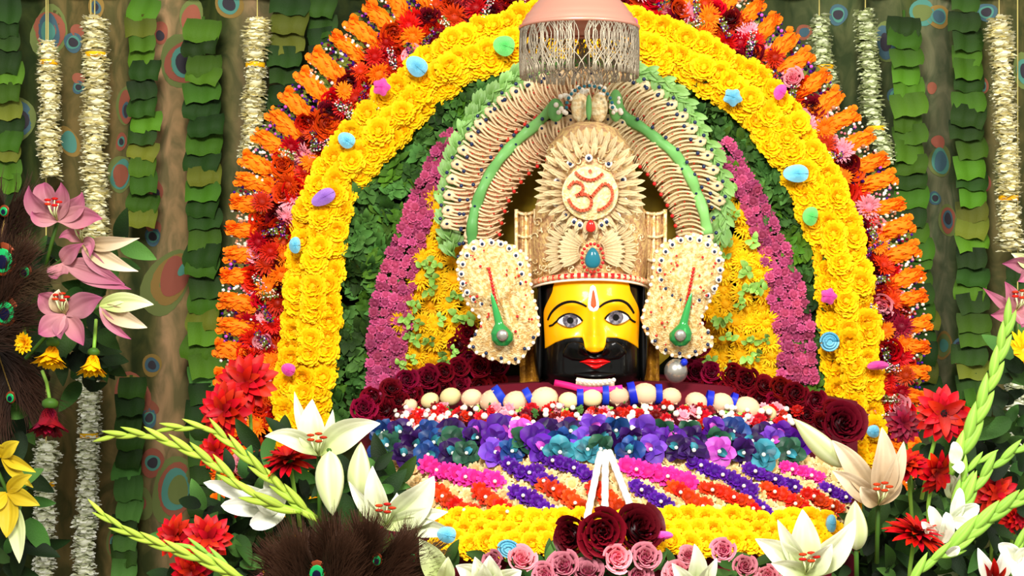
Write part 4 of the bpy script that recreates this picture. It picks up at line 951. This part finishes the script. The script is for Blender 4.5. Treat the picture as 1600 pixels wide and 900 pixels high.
# yellow marigold band below
yb = thing('marigold_garland', at(980, 860, -.8), 'straight garland of yellow marigolds along the bottom below the flower cloth', 'garland')
for y in (812, 831, 850):
    for i in range(26):
        x = 690+625*(i+.5*((y//19) % 2))/26+R.uniform(-4, 4); on(yb, 'marigold', R.choice(me_mari), x, y+R.uniform(-4, 4), R.uniform(36, 44), .03, .25)

# white strings with maroon roses
for x0, y0, x1, y1, lb in [(938, 708, 917, 812, 'left white string running down to the maroon roses'), (946, 706, 945, 812, 'middle white string running down to the maroon roses'), (952, 706, 986, 794, 'right white string running down to the maroon roses')]:
    g = G(); N = 14
    g.tube([at(x0+(x1-x0)*i/N, y0+(y1-y0)*i/N, moundY(940, y0+(y1-y0)*i/N, .1)) for i in range(N+1)], lambda t: sz(5.5, -.6)*(1+.12*math.sin(t*50)), 0, 8)
    o = bpy.data.objects.new('flower_string', g.mesh('flower_string', mat('white_string', '#fdfbf4', rough=.6, var=0, bump=.5, bscale=120))); C.objects.link(o); tag(o, lb, 'string')
big = [rose_mesh('rose', M['maroon'], s, 24) for s in (21, 22, 23)]; bigr = rose_mesh('rose', M['darkred'], 24, 26)
single('rose', bigr, 942, 834, -.98, (0, -1, .12), 78, 'dark maroon rose in the centre of the three at the bottom', 'rose')
single('rose', big[1], 893, 838, -.93, (-.7, -1, .1), 66, 'left of the three dark maroon roses, dull and turned away', 'rose', 1)
single('rose', big[2], 1000, 826, -.93, (.4, -1, .5), 82, 'right one of the three dark maroon roses, darkest and highest', 'rose', 2)
foil(1032, 838, 14, 40, 1.5, 'foilpink', 'pink foil strip beside the right maroon rose', 'leaf', -.92)
foil(795, 858, 34, 26, .3, 'foilblue', 'blue curled foil among the pink roses at the bottom', 'swirl', -.95)
foil(700, 836, 30, 26, .2, 'foilblue', 'pale blue foil beside the lower left white lily', 'leaf', -1.1)
foil(1300, 818, 16, 28, 0, 'foilblue', 'blue foil behind the lower right white lily', 'leaf', -.56)
PR = [(815, 872, 46, 'dusty pink rose right of the blue curled foil'), (770, 876, 34, 'small pink rose left of the blue curled foil'), (880, 884, 52, 'pink rose with pale edges, lower left of the maroon roses'), (918, 892, 50, 'pale pink rose at the bottom edge under the central maroon rose'),
      (965, 872, 46, 'pink rose directly below the central maroon rose'), (1010, 870, 46, 'deeper pink rose below the right maroon rose'), (1000, 900, 40, 'half hidden pink rose at the bottom edge right of centre'), (1075, 866, 34, 'small rose pink bud above the broad pink rose'),
      (1060, 895, 52, 'broad pink rose at the bottom beside a white lily petal'), (1130, 860, 40, 'magenta pink rose bud leaning right at the bottom'), (1165, 885, 40, 'pink rose left of the lower right white lily'), (850, 898, 40, 'cream pink rose at the bottom edge left of centre'), (1200, 900, 38, 'pink rose at the bottom edge under the white lily')]
for k, (x, y, s_, lb) in enumerate(PR):
    single('rose', R.choice(me_rose['dustyrose' if k % 4 else 'pink']), x, y, -.98-.03*R.random(), jit((0, -1, .5), .4), s_, lb, 'rose', R.uniform(0, 6), group='pink roses along the bottom')
def foliage(label, boxes, keys, size, Y0, Y1, name='foliage'):
    x, y, x2, y2, n = boxes[0]; root = thing(name, at((x+x2)/2, y2, Y0), label, 'foliage')
    for xa, ya, xb, yb_, n in boxes:
        for k in range(n):
            d = jit((R.uniform(-.5, .5), -.55, .8), .4); px, py = R.uniform(xa, xb), R.uniform(ya, yb_); Y = R.uniform(Y0, Y1)
            q = face(jit((0, -1, .3), .6), R.uniform(0, 6.3)); part(root, 'leaf', me_leaf[R.choice(keys)], at(px, py, Y), q, sz(R.uniform(*size), Y))
    return root
foliage('dark green leaves tucked under the pink roses at the bottom', [(690, 868, 1250, 905, 70)], ('leafdark', 'leafmid'), (30, 50), -.9, -.8)

# ------------------------------------------------------------------ silver umbrella above the crown
um = thing('ceremonial_umbrella', at(905, 38, -.35), 'pink copper domed umbrella with silver thread fringe above the crown', 'umbrella')
UY = -.35; uc = at(905, 42, UY); ur = sz(92, UY); g = G()
prof = [(0, .235), (.1, .232), (.3, .205), (.5, .16), (.72, .10), (.9, .045), (.98, .012), (1.0, -.006), (.97, -.012)]
g.grid(lambda u, v: (lambda k: (uc.x+ur*interp(k, [(i, p[0]) for i, p in enumerate(prof)])*math.cos(2*PI*v), uc.y+ur*interp(k, [(i, p[0]) for i, p in enumerate(prof)])*math.sin(2*PI*v), uc.z+.72*interp(k, [(i, p[1]) for i, p in enumerate(prof)])+.002*math.sin(k*9)))(u*8), 32, 64, 0, True)
part(um, 'dome', g.mesh('dome', M['copper']))
g = G(); g.tube([uc+Vector((0, 0, .15)), uc+Vector((0, 0, 1.2))], .012, 0, 10); part(um, 'hanging_rod', g.mesh('hanging_rod', M['steel']))
g = G(); g.tube([(uc.x+ur*math.cos(a), uc.y+ur*math.sin(a), uc.z-.004) for a in [2*PI*i/64 for i in range(65)]], .006, 0, 6); part(um, 'rim', g.mesh('rim', M['copper']))
g = G(); rr = random.Random(8); FL = sz(78, UY)
for k in range(300):
    a = 2*PI*k/300
    if abs(a-1.5*PI) < .1: continue
    sl = rr.choice((-.16, .16, .1, -.1, 0)); am = .004
    pts = []
    for i in range(9):
        t = i/8; b = a+sl*math.sin(t*PI*1.5)+rr.uniform(-.006, .006); rr_ = ur*(1+.015*math.sin(t*3))
        pts.append((uc.x+rr_*math.cos(b), uc.y+rr_*math.sin(b), uc.z-.004-FL*t*rr.uniform(.97, 1.0)))
    g.tube(pts, .0016, 0, 4)
part(um, 'fringe', g.mesh('fringe', M['silver']), kind='stuff')

# ------------------------------------------------------------------ cut flowers in front
def petal_mesh(p0, p1, wd, bulge, cup, m, q=.75, p=.72, nu=14, nv=12, nrm=None, wave=.035, twist=0.):
    p0, p1 = Vector(p0), Vector(p1); c = (p0+p1)/2+Vector(bulge); g = G(); ax = (p1-p0)
    n0 = Vector(nrm) if nrm else FRONT
    def fn(u, v):
        b = p0*(1-u)**2+c*2*u*(1-u)+p1*u*u; tg = ((c-p0)*(1-u)+(p1-c)*u).normalized()
        side = tg.cross(n0); side = side.normalized() if side.length > .05 else tg.orthogonal().normalized(); nn = side.cross(tg).normalized()
        if nn.dot(n0) < 0: nn = -nn
        if twist: side = Quaternion(tg, twist*u) @ side; nn = Quaternion(tg, twist*u) @ nn
        e = v*2-1; w_ = wd*.5*max(.12 if u < .5 else .03, math.sin(PI*min(1, max(0, u**p)))**q)
        return b+side*e*w_+nn*(cup*w_*(e*e-.35)+wave*wd*math.sin(u*14+e*2)*abs(e)-.26*w_*math.exp(-(e*4.5)**2)+.05*w_*math.cos(e*16))-p0
    g.grid(fn, nu, nv)
    return g.mesh('petal', m), p0
def lily(label, cx, cy, Y, petals, key, stem=None, cat='lily', name='lily', stamens=True, group=None, q=None):
    q = q or (1.1 if key == 'lilypink' else .88)
    """petals: (tip x, tip y, width, bulge x, bulge y px, depth of the tip)"""
    root = thing(name, at(cx, cy, Y), label, cat, group); root_p = at(cx, cy, Y)
    for tp in petals:
        tx, ty, wd = tp[:3]; bx, by = (tp[3], tp[4]) if len(tp) > 4 else (0, -8); dz_ = tp[5] if len(tp) > 5 else -.05
        k = tp[6] if len(tp) > 6 else key
        me, p0 = petal_mesh(root_p+Vector((R.uniform(-.006, .006), R.uniform(-.006, .006), 0)), at(tx, ty, Y+dz_), sz(wd*.92, Y), Vector((sz(bx, Y), -.03, -sz(by, Y))), R.choice((.3, .45, .6)), M[k], q, .8)
        part(root, 'petal', me, p0)
    if stamens:
        for k in range(5):
            a = 2*PI*k/5; e = root_p+Vector((sz(9)*math.cos(a), -.05, sz(26)+sz(5)*math.sin(a))); g = G()
            g.tube([root_p, (root_p+e)/2+Vector((0, -.02, 0)), e], .0016, 0, 5); g.ball(e, .006, 1, 6, 4, (1.8, .8, .7)); part(root, 'stamen', g.mesh('stamen', [M['lilygreen'], M['redorange']]))
    if stem:
        g = G(); g.tube([at(a, b, Y+.03+.04*i) for i, (a, b) in enumerate([(cx, cy)]+stem)], .006, 0, 6); part(root, 'stem', g.mesh('stem', M['stem']))
    return root
def spindle(name, m, ribs=3):
    g = G(); g.grid(lambda u, v: (u, .5*(math.sin(PI*min(1, u**.8))**.8)*(1+.12*math.cos(ribs*2*PI*v))*math.cos(2*PI*v), .5*(math.sin(PI*min(1, u**.8))**.8)*(1+.12*math.cos(ribs*2*PI*v))*math.sin(2*PI*v)), 12, 18, 0, True, lambda u, v: .3+.7*math.cos(v*2*PI*ribs)**2)
    return g.mesh(name, m)
SP = {k: spindle('bud', M[k]) for k in ('lilygreen', 'glad', 'gladr', 'lilypink', 'white', 'lilycream')}
def orient(p0, p1): return Vector((1, 0, 0)).rotation_difference((p1-p0).normalized())
def bud(label, x0, y0, x1, y1, wd, Y, key='lilygreen', stem=None, dz_=-.04):
    root = thing('lily_bud', at(x0, y0, Y), label, 'lily bud'); a, b = at(x0, y0, Y), at(x1, y1, Y+dz_); L_ = (b-a).length
    part(root, 'bud', SP[key], a, orient(a, b), (L_, sz(wd, Y), sz(wd, Y)))
    e = stem or (x0-(x1-x0)*.3, y0-(y1-y0)*.3+30); g = G(); g.tube([a, (a+at(*e, Y+.05))/2, at(*e, Y+.05)], .006); part(root, 'stem', g.mesh('stem', M['stem']))
def glad(label, pts, Y, key='glad', size=44, wd=13, every=24, florets=(), Y1=None):
    """gladiolus spike from base to tip, buds alternating along it"""
    Y1 = Y if Y1 is None else Y1; p = path(pts, 6); n = len(p); P = [at(q[0], q[1], Y+(Y1-Y)*i/n) for i, q in enumerate(p)]
    root = thing('gladiolus', P[0], label, 'gladiolus', 'gladiolus spikes'); g = G(); g.tube(P, lambda t: .0075*(1-.7*t), 0, 6); part(root, 'stem', g.mesh('stem', M[key]))
    k = 0; st = every/6; i = 0.
    while i < n-1:
        ii = int(i); t = ii/n; tg = (P[min(n-1, ii+1)]-P[max(0, ii-1)]).normalized(); sd = 1 if k % 2 else -1
        q = Quaternion((0, 1, 0), sd*.17) @ Quaternion((0, 0, 1), sd*.1) @ Vector((1, 0, 0)).rotation_difference(tg); s_ = sz(size*1.25*(1.1-.4*t), Y); w_ = sz(wd*1.15*(1.15-.45*t), Y)
        part(root, 'bud', SP[key], P[ii]+tg*.0, q, (s_, w_, w_*.7)); k += 1; i += st*(1-.35*t)
    for fx, fy, tips in florets:
        c = at(fx, fy, Y-.03)
        for tx, ty, wd_ in tips:
            me, p0 = petal_mesh(c, at(tx, ty, Y-.06), sz(wd_, Y), (0, -.02, .01), .4, M['white'], .6, wave=.04); part(root, 'floret_petal', me, p0)
# gerbera: separate petals around a dark centre
GP = {}
for k in ('red', 'redorange', 'yellow', 'rosered', 'lilyyellow'):
    g = G(); g.petal(Matrix.Identity(4), .5, .068, .12, -.35, .35, .6, .5, 6, 3, 0); gw = G(); gw.petal(Matrix.Identity(4), .5, .12, .2, -.5, .3, .6, .55, 6, 3, 0, .06); GP[k] = (g.mesh('petal', M[k]), gw.mesh('petal', M[k]))
g = G(); g.ball((0, 0, .02), .1, 0, 14, 6, (1, 1, .5)); rr = random.Random(2)
for k in range(40):
    a = rr.uniform(0, 6.3); r_ = rr.uniform(0, .11); g.ball((r_*math.cos(a), r_*math.sin(a), .06), .014, 1, 5, 3)
me_cen = g.mesh('flower_centre', [M['blackmatte'], M['maroon']]); g = G(); g.ball((0, 0, .02), .1, 0, 14, 6, (1, 1, .5)); me_ceny = g.mesh('flower_centre', M['lilyyellow'])
def gerbera(label, px, py, Y, size, d, key='red', n=20, layers=2, wide=False, stem=None, cen=True, name='gerbera', lift=0.):
    root = thing(name, at(px, py, Y), label, 'flower', None); c = at(px, py, Y); q = face(d, R.uniform(0, 6)); s_ = sz(size, Y)
    for l in range(layers):
        m_ = max(7, n-4*l)
        for i in range(m_):
            qq = q @ Quaternion((0, 0, 1), 2*PI*i/m_+.2*l+R.uniform(-.08, .08)) @ Quaternion((0, 1, 0), -(.28*l+lift)+R.uniform(-.12, .12))
            f = 1-.18*l; part(root, 'petal', GP[key][1 if wide else 0], c+(q @ Vector((0, 0, .04*s_*l))), qq, (s_*f*R.uniform(.92, 1.08), s_*f, s_*f))
    if cen: part(root, 'flower_centre', me_cen if key != 'yellow' else me_ceny, c+(q @ Vector((0, 0, .02*s_))), q, s_)
    g = G(); g.ball((0, 0, -.05), .13, 0, 10, 5, (1, 1, .7)); part(root, 'calyx', bpy.data.meshes.get('calyx') or g.mesh('calyx', M['stem']), c, q, s_)
    e = stem or (px+R.uniform(-15, 15), py+110); g = G(); g.tube([c-(q @ Vector((0, 0, .06*s_))), (c+at(*e, Y+.08))/2-(q @ Vector((0, 0, .1*s_))), at(*e, Y+.08)], .0055); part(root, 'stem', g.mesh('stem', M['gladr']))
    return root

# foliage masses at both corners, darkest leaves with shade painted into their green
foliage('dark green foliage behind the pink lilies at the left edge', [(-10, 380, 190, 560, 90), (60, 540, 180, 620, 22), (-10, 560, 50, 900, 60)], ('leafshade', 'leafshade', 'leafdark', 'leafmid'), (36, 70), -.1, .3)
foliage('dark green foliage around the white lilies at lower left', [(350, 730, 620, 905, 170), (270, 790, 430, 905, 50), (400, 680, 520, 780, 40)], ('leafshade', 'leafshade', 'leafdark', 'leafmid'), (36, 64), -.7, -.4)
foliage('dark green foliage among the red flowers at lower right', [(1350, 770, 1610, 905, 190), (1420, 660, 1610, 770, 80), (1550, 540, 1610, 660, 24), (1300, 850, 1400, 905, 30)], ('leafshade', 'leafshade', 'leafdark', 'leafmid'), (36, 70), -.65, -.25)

# left cluster: pink lilies and drooping yellow flowers
LP = 'lilypink'
lily('pink lily with curled petals above the other pink lilies at left', 90, 345, -.35, [(45, 290, 34, -22, 10), (95, 285, 30, 14, -8), (128, 300, 34, 24, 4), (160, 342, 40, 10, -8), (70, 285, 40, -14, -20, .02), (50, 330, 26, -14, 8)], LP, [(70, 420)])
lily('pale pink and green lily pointing right, middle of the left cluster', 130, 380, -.3, [(218, 372, 26, 0, 10, -.05, 'lilycream'), (216, 424, 30, 0, 10, -.03, 'lilycream'), (188, 440, 24, -8, 8, -.02), (92, 372, 22, 4, -18), (140, 402, 20, 18, -20)], LP, [(80, 420)])
lily('mauve pink lily turned down in the middle of the left cluster', 100, 412, -.28, [(195, 445, 40, 6, -6), (205, 452, 30, 0, 6), (90, 435, 36, -6, 8), (130, 380, 30, -4, 0)], LP, [(60, 440)], stamens=False)
lily('open pink lily facing front, lowest of the left cluster', 102, 492, -.4, [(60, 460, 40, -8, -10), (160, 465, 44, 6, -8), (130, 540, 34, 10, 4), (60, 522, 40, -6, 10), (92, 452, 34, -4, -4, -.05, 'lilycream'), (95, 530, 26, -4, 4)], LP, [(40, 560)])
lily('greenish cream lily pointing right below the pink ones', 155, 478, -.32, [(240, 476, 34, 0, -10, -.05, 'lilygreen'), (230, 512, 30, 4, 4, -.04, 'lilycream'), (205, 530, 18, -8, 8, -.02, 'lilypink'), (215, 462, 20, 0, -6, -.02, 'lilygreen')], 'lilygreen', [(110, 500)], stamens=False)
lily('loose yellow lily at the bottom of the left edge', 12, 770, -.3, [(62, 790, 30, 0, -8), (10, 840, 36, 8, 4), (50, 742, 24, 0, -8), (-20, 800, 30, 0, 0), (30, 880, 34, 14, 0, -.02, 'lilygreen')], 'lilyyellow', [(-20, 700)], stamens=False)
lily('dark yellow lily above the loose yellow one at the left edge', 5, 715, -.25, [(56, 738, 22, 0, -8), (30, 690, 26, 0, -6), (-20, 700, 30, 0, -10), (52, 762, 20, 4, 0)], 'lilyyellow', [(-30, 680)], stamens=False)
gerbera('yellow gerbera hanging down below the lowest pink lily', 82, 540, -.35, 84, (0, -.35, -1), 'yellow', 18, 3, True, stem=(70, 500), cen=False, lift=.85)
gerbera('yellow gerbera hanging above the long lower tuberose string', 146, 554, -.35, 78, (0, -.35, -1), 'yellow', 18, 3, True, stem=(150, 500), cen=False, lift=.95)
gerbera('small yellow flower left of the hanging gerberas', 40, 536, -.35, 38, (-.4, -1, 0), 'yellow', 14, 3, True, stem=(30, 490), cen=False, lift=.3)
gerbera('maroon flower hanging downwards at lower left', 78, 636, -.3, 104, (0, -.35, -1), 'rosered', 20, 3, True, stem=(66, 580), cen=False, name='hanging_flower', lift=.95)

# peacock feathers
def feather(label, bx, by, ex, ey, r_, Y, spread, nb, key='barb', small=False):
    root = thing('peacock_feather', at(bx, by, Y), label, 'feather'); a, b = at(bx, by, Y), at(ex, ey, Y-.05); ax = b-a
    g = G(); g.tube([a, (a+b)/2, b], .003, 0, 5); part(root, 'quill', g.mesh('quill', M['p_gold']))
    g = G(); rr = random.Random(int(bx+ey))
    for k in range(nb):
        t = rr.uniform(.35, 1.08); s_ = rr.choice((-1, 1)); p0 = a+ax*min(t, 1); sd = Vector((-ax.z, 0, ax.x)).normalized()*s_
        L_ = sz(spread, Y)*rr.uniform(.6, 1.1); dr = (sd*rr.uniform(.25, 1.3)+ax.normalized()*rr.uniform(.6, 1.5)).normalized()
        p1 = p0+dr*L_+Vector((0, rr.uniform(-.1, .06), 0)); c = (p0+p1)/2+sd*L_*.18; w_ = .0022; b0 = len(g.v)
        for i in range(5):
            u = i/4; p = p0*(1-u)**2+c*2*u*(1-u)+p1*u*u; ww = w_*(1-u*.8)*.6
            n_ = dr.cross(FRONT).normalized()*ww
            g.v += [tuple(p-n_), tuple(p+n_)]; g.t += [u, u]
        for i in range(4): g.f.append((b0+2*i, b0+2*i+2, b0+2*i+3, b0+2*i+1)); g.m.append(0)
    part(root, 'barbs', g.mesh('barbs', M[key]), kind='stuff')
    for nm, mk, f, dy in (('outer_ring', 'eyebronze', 1, 0), ('green_ring', 'eyegreen', .72, -.006), ('blue_spot', 'eyenavy', .42, -.011)):
        g = G(); g.ball((0, 0, 0), 1, 0, 24, 6, (1, .08, 1.2)); part(root, nm, g.mesh(nm, M[mk]), b+Vector((0, dy-.02, -sz(r_*(1-f)*.35, Y))), None, sz(r_*f, Y))
feather('peacock feather with green eye at the left edge beside the pink lilies', -40, 560, 8, 405, 22, -.3, 70, 900)
feather('peacock feather with green eye, second down at the left edge', -60, 560, 12, 486, 20, -.28, 70, 800)
feather('peacock feather with small eye pointing right at the left edge', -20, 470, 42, 424, 11, -.26, 60, 600, 'barb2')
feather('peacock feather rising dark brown at the upper part of the left edge', -20, 480, 10, 330, 8, -.2, 70, 900)
feather('peacock feather hanging dark at the lower left edge', -20, 500, 20, 620, 8, -.1, 90, 900)
feather('brown peacock feather at the bottom with green eye', 500, 1010, 497, 892, 16, -1.15, 95, 2200)
feather('brown peacock feather leaning left at the bottom of the fan', 500, 1010, 462, 888, 10, -1.05, 75, 1500)
feather('brown peacock feather leaning right at the bottom of the fan', 540, 1010, 590, 872, 9, -1.1, 85, 2200, 'barb')
feather('grey brown peacock feather at the right end of the bottom fan', 560, 1000, 645, 868, 8, -1.0, 60, 1300, 'barb2')
feather('brown peacock feather in the middle of the bottom fan, upright', 530, 1010, 545, 868, 9, -1.08, 85, 2000, 'barb')

# left foreground
gerbera('bright red dahlia at the left foot of the arch, topmost', 385, 598, -.35, 100, (-.1, -1, .3), 'red', 16, 3, True, name='red_flower', cen=False)
gerbera('bright red dahlia below the topmost one at the left foot of the arch', 352, 642, -.42, 92, (-.3, -1, .1), 'red', 16, 3, True, name='red_flower', cen=False)
gerbera('red flower partly behind the gladiolus at left', 338, 706, -.4, 66, (-.2, -1, .1), 'red', 14, 3, True, name='red_flower', cen=False)
gerbera('red gerbera seen from the side under the left white lily', 452, 722, -.75, 96, (-.2, -.35, 1), 'red', 20, 3, False, stem=(470, 830), cen=False)
gerbera('red carnation at lower left under the gladiolus spikes', 275, 838, -.7, 72, (-.4, -1, .3), 'red', 14, 3, True, name='red_flower', cen=False)
gerbera('larger red carnation right of the lower left one', 325, 842, -.75, 82, (.2, -1, .2), 'red', 16, 3, True, name='red_flower', cen=False)
gerbera('red carnation at the bottom edge at lower left', 300, 890, -.72, 70, (0, -1, -.2), 'red', 14, 3, True, name='red_flower', cen=False)
gerbera('dark red spiky flower behind the peacock feather fan', 606, 812, -.85, 70, (.4, -1, .7), 'rosered', 22, 2, False, name='red_flower', cen=False)
glad('gladiolus spike at left reaching up to the long tuberose string', [(470, 800), (400, 775), (330, 722), (240, 682), (160, 682)], -.8, 'glad', 46, 13)
glad('gladiolus spike at left, upper one with curved tip', [(500, 815), (430, 755), (375, 705), (330, 672), (262, 668)], -.78, 'glad', 44, 12)
glad('gladiolus spike at lower left along the bottom edge', [(400, 915), (330, 880), (250, 850), (200, 830), (158, 802)], -.9, 'glad', 46, 12)
glad('short gladiolus spike at the bottom left corner', [(380, 905), (330, 868), (290, 850)], -.88, 'gladr', 40, 10)
lily('white lily with wide swept petals at left, topmost', 498, 712, -.85, [(414, 682, 34, 6, -26), (488, 624, 46, -8, 0, -.02), (545, 660, 24, -4, 0, .05), (594, 662, 50, -10, -22), (460, 612, 24, -6, 8, .06, 'lilygreen'), (520, 640, 20, 8, 0, .04, 'lilygreen')], 'lily', [(500, 820)])
bud('long pale green lily bud hanging below the topmost left lily', 515, 704, 520, 806, 44, -.95)
bud('pale green lily bud right of the hanging one', 562, 780, 564, 690, 36, -.85, stem=(566, 850))
lily('white lily opening upward behind the peacock feathers', 604, 822, -1.0, [(582, 728, 40, -8, 4), (678, 744, 60, 16, 8), (545, 752, 24, -4, 4), (700, 800, 34, 4, -8), (620, 770, 26, 8, 0, .05), (712, 836, 34, 14, -12)], 'lily', [(600, 900)])
lily('white gladiolus floret at left beside the foliage', 440, 790, -.7, [(318, 754, 32, 6, -6), (345, 790, 36, 0, 0), (390, 820, 36, 0, 8), (420, 742, 26, -8, 0), (400, 770, 46, 0, 0)], 'white', [(470, 840)], 'flower', 'white_floret', False, q=.5)
lily('pale green lily petal curving down at the bottom edge left of centre', 690, 915, -1.1, [(655, 842, 46, 8, -6, -.03), (700, 870, 30, 4, 0)], 'lilygreen', None, stamens=False)
lily('white lily cut off by the bottom edge left of the pink roses', 765, 925, -1.15, [(712, 884, 40, 0, -14), (765, 868, 46, 0, 0), (815, 892, 40, 6, -10), (742, 870, 36, 0, 0)], 'lily', None, stamens=False)
lily('white petals with pink throat beside the broad pink rose', 1085, 925, -1.12, [(1085, 850, 34, 12, 0), (1120, 872, 26, 4, 0), (1050, 880, 30, 0, 0)], 'lily', None, stamens=False)

# right foreground
bud('pale yellow green lily bud leaning left at the right end of the orchids', 1322, 730, 1240, 654, 34, -.85, stem=(1360, 790))
lily('cream pink lily with upright petals at right', 1372, 788, -.85, [(1378, 668, 46, 10, 0), (1300, 688, 40, -4, -18), (1300, 735, 36, 0, -6, -.05, 'lilycream'), (1412, 690, 30, 10, -4), (1345, 760, 30, -10, 0, -.06), (1396, 720, 40, 10, 0, .03)], 'lilycream', [(1370, 880)])
lily('big white lily at lower right with wide pointed petals', 1258, 898, -1.1, [(1254, 796, 54, 0, 0, -.02), (1180, 842, 44, 0, -10), (1336, 812, 50, 12, 10), (1215, 812, 30, -6, 0), (1300, 850, 40, 0, 0, -.07), (1205, 880, 34, 0, -4)], 'lily', [(1258, 940)])
bud('green lily bud standing right of the big white lily', 1338, 860, 1336, 782, 36, -.95, 'lilygreen')
gerbera('bright red gerbera facing front at right, highest of the red ones', 1473, 646, -.75, 92, (0, -1, .08), 'red', 16, 2, True, stem=(1440, 780))
gerbera('red gerbera seen from below in the middle of the right cluster', 1418, 728, -.8, 72, (-.3, -.5, .9), 'red', 16, 3, True, stem=(1426, 830), cen=False)
gerbera('red gerbera with drooping petals right of the middle one', 1462, 738, -.82, 74, (.5, -.8, -.3), 'red', 14, 2, True, stem=(1450, 840), cen=False)
gerbera('red gerbera seen from the side, lowest of the right cluster', 1430, 838, -.95, 104, (.25, -.3, 1), 'red', 22, 3, False, stem=(1420, 920), cen=False)
gerbera('dark red carnation at the right edge behind the gladiolus', 1556, 772, -.6, 74, (0, -1, .3), 'red', 16, 3, True, name='red_flower', cen=False)
gerbera('red carnation at the right edge, lower and half hidden', 1586, 806, -.62, 60, (.3, -1, 0), 'red', 16, 3, True, name='red_flower', cen=False)
gerbera('yellow gerbera cut off by the right edge', 1600, 548, -.5, 66, (-.2, -1, 0), 'yellow', 20, 2, False, stem=(1605, 640))
glad('tall gladiolus spike at right rising to the top right', [(1486, 742), (1505, 700), (1530, 640), (1556, 570), (1574, 505)], -.85, 'gladr', 54, 20, 30, [(1492, 725, [(1490, 690, 22), (1500, 740, 20)])])
glad('gladiolus spike at right leaning to the right edge', [(1480, 838), (1505, 790), (1535, 745), (1570, 715), (1612, 690)], -.9, 'gladr', 48, 16, 28, [(1490, 815, [(1500, 762, 22), (1530, 790, 30), (1520, 830, 24)])])
glad('lower gladiolus spike at right crossing the red carnations', [(1478, 862), (1510, 835), (1550, 805), (1600, 775)], -1.0, 'gladr', 56, 20, 26)
glad('gladiolus spike pointing up at right between red flowers', [(1488, 800), (1500, 770), (1512, 735), (1536, 720)], -.88, 'gladr', 40, 14, 26)
glad('gladiolus spike along the bottom edge at right', [(1420, 915), (1450, 880), (1490, 862), (1500, 856)], -1.05, 'gladr', 44, 14, 26, [(1480, 868, [(1500, 856, 16)])])
glad('gladiolus spike at the bottom right corner with open white flowers', [(1560, 905), (1585, 860), (1610, 840)], -1.0, 'gladr', 44, 14, 26, [(1590, 880, [(1560, 850, 30), (1620, 860, 36), (1600, 915, 36)])])
lily('white gladiolus floret standing between the red gerberas at right', 1470, 848, -.92, [(1452, 790, 26, 0, 0), (1478, 800, 26, 6, 0), (1440, 815, 20, 0, 0)], 'white', None, 'flower', 'white_floret', False, q=.5)
lily('white lily petals behind the middle red gerbera at right', 1490, 780, -.75, [(1506, 728, 26, 6, 0), (1480, 735, 30, 0, 0)], 'lily', None, stamens=False)
lily('red and white striped flower at the bottom right corner', 1550, 912, -1.05, [(1528, 856, 26, -4, 0), (1570, 852, 30, 4, 0), (1553, 872, 18, 0, 0, -.07, 'red'), (1538, 880, 9, 0, 0, -.08, 'red'), (1572, 886, 12, 0, 0, -.08, 'red')], 'white', None, 'flower', 'striped_flower', False)
lily('brownish pink lily drooping at the right edge', 1586, 488, -.45, [(1536, 450, 20, 0, 6), (1548, 492, 30, -4, 4), (1612, 450, 34, 0, -8, -.03, 'lilycream'), (1612, 500, 34, 6, 0), (1570, 440, 26, 0, -4), (1596, 512, 20, 6, 4)], LP, [(1590, 560)])
lily('pale pink lily tip at the right edge above the brownish one', 1610, 420, -.4, [(1566, 412, 28, 0, -4), (1580, 396, 22, 0, -4, -.03, 'lilygreen'), (1590, 440, 24, 0, 4)], LP, None, stamens=False)
gerbera('maroon cockscomb flower left of the high red gerbera', 1412, 662, -.55, 60, (0, -1, .2), 'rosered', 16, 3, True, name='cockscomb', cen=False)
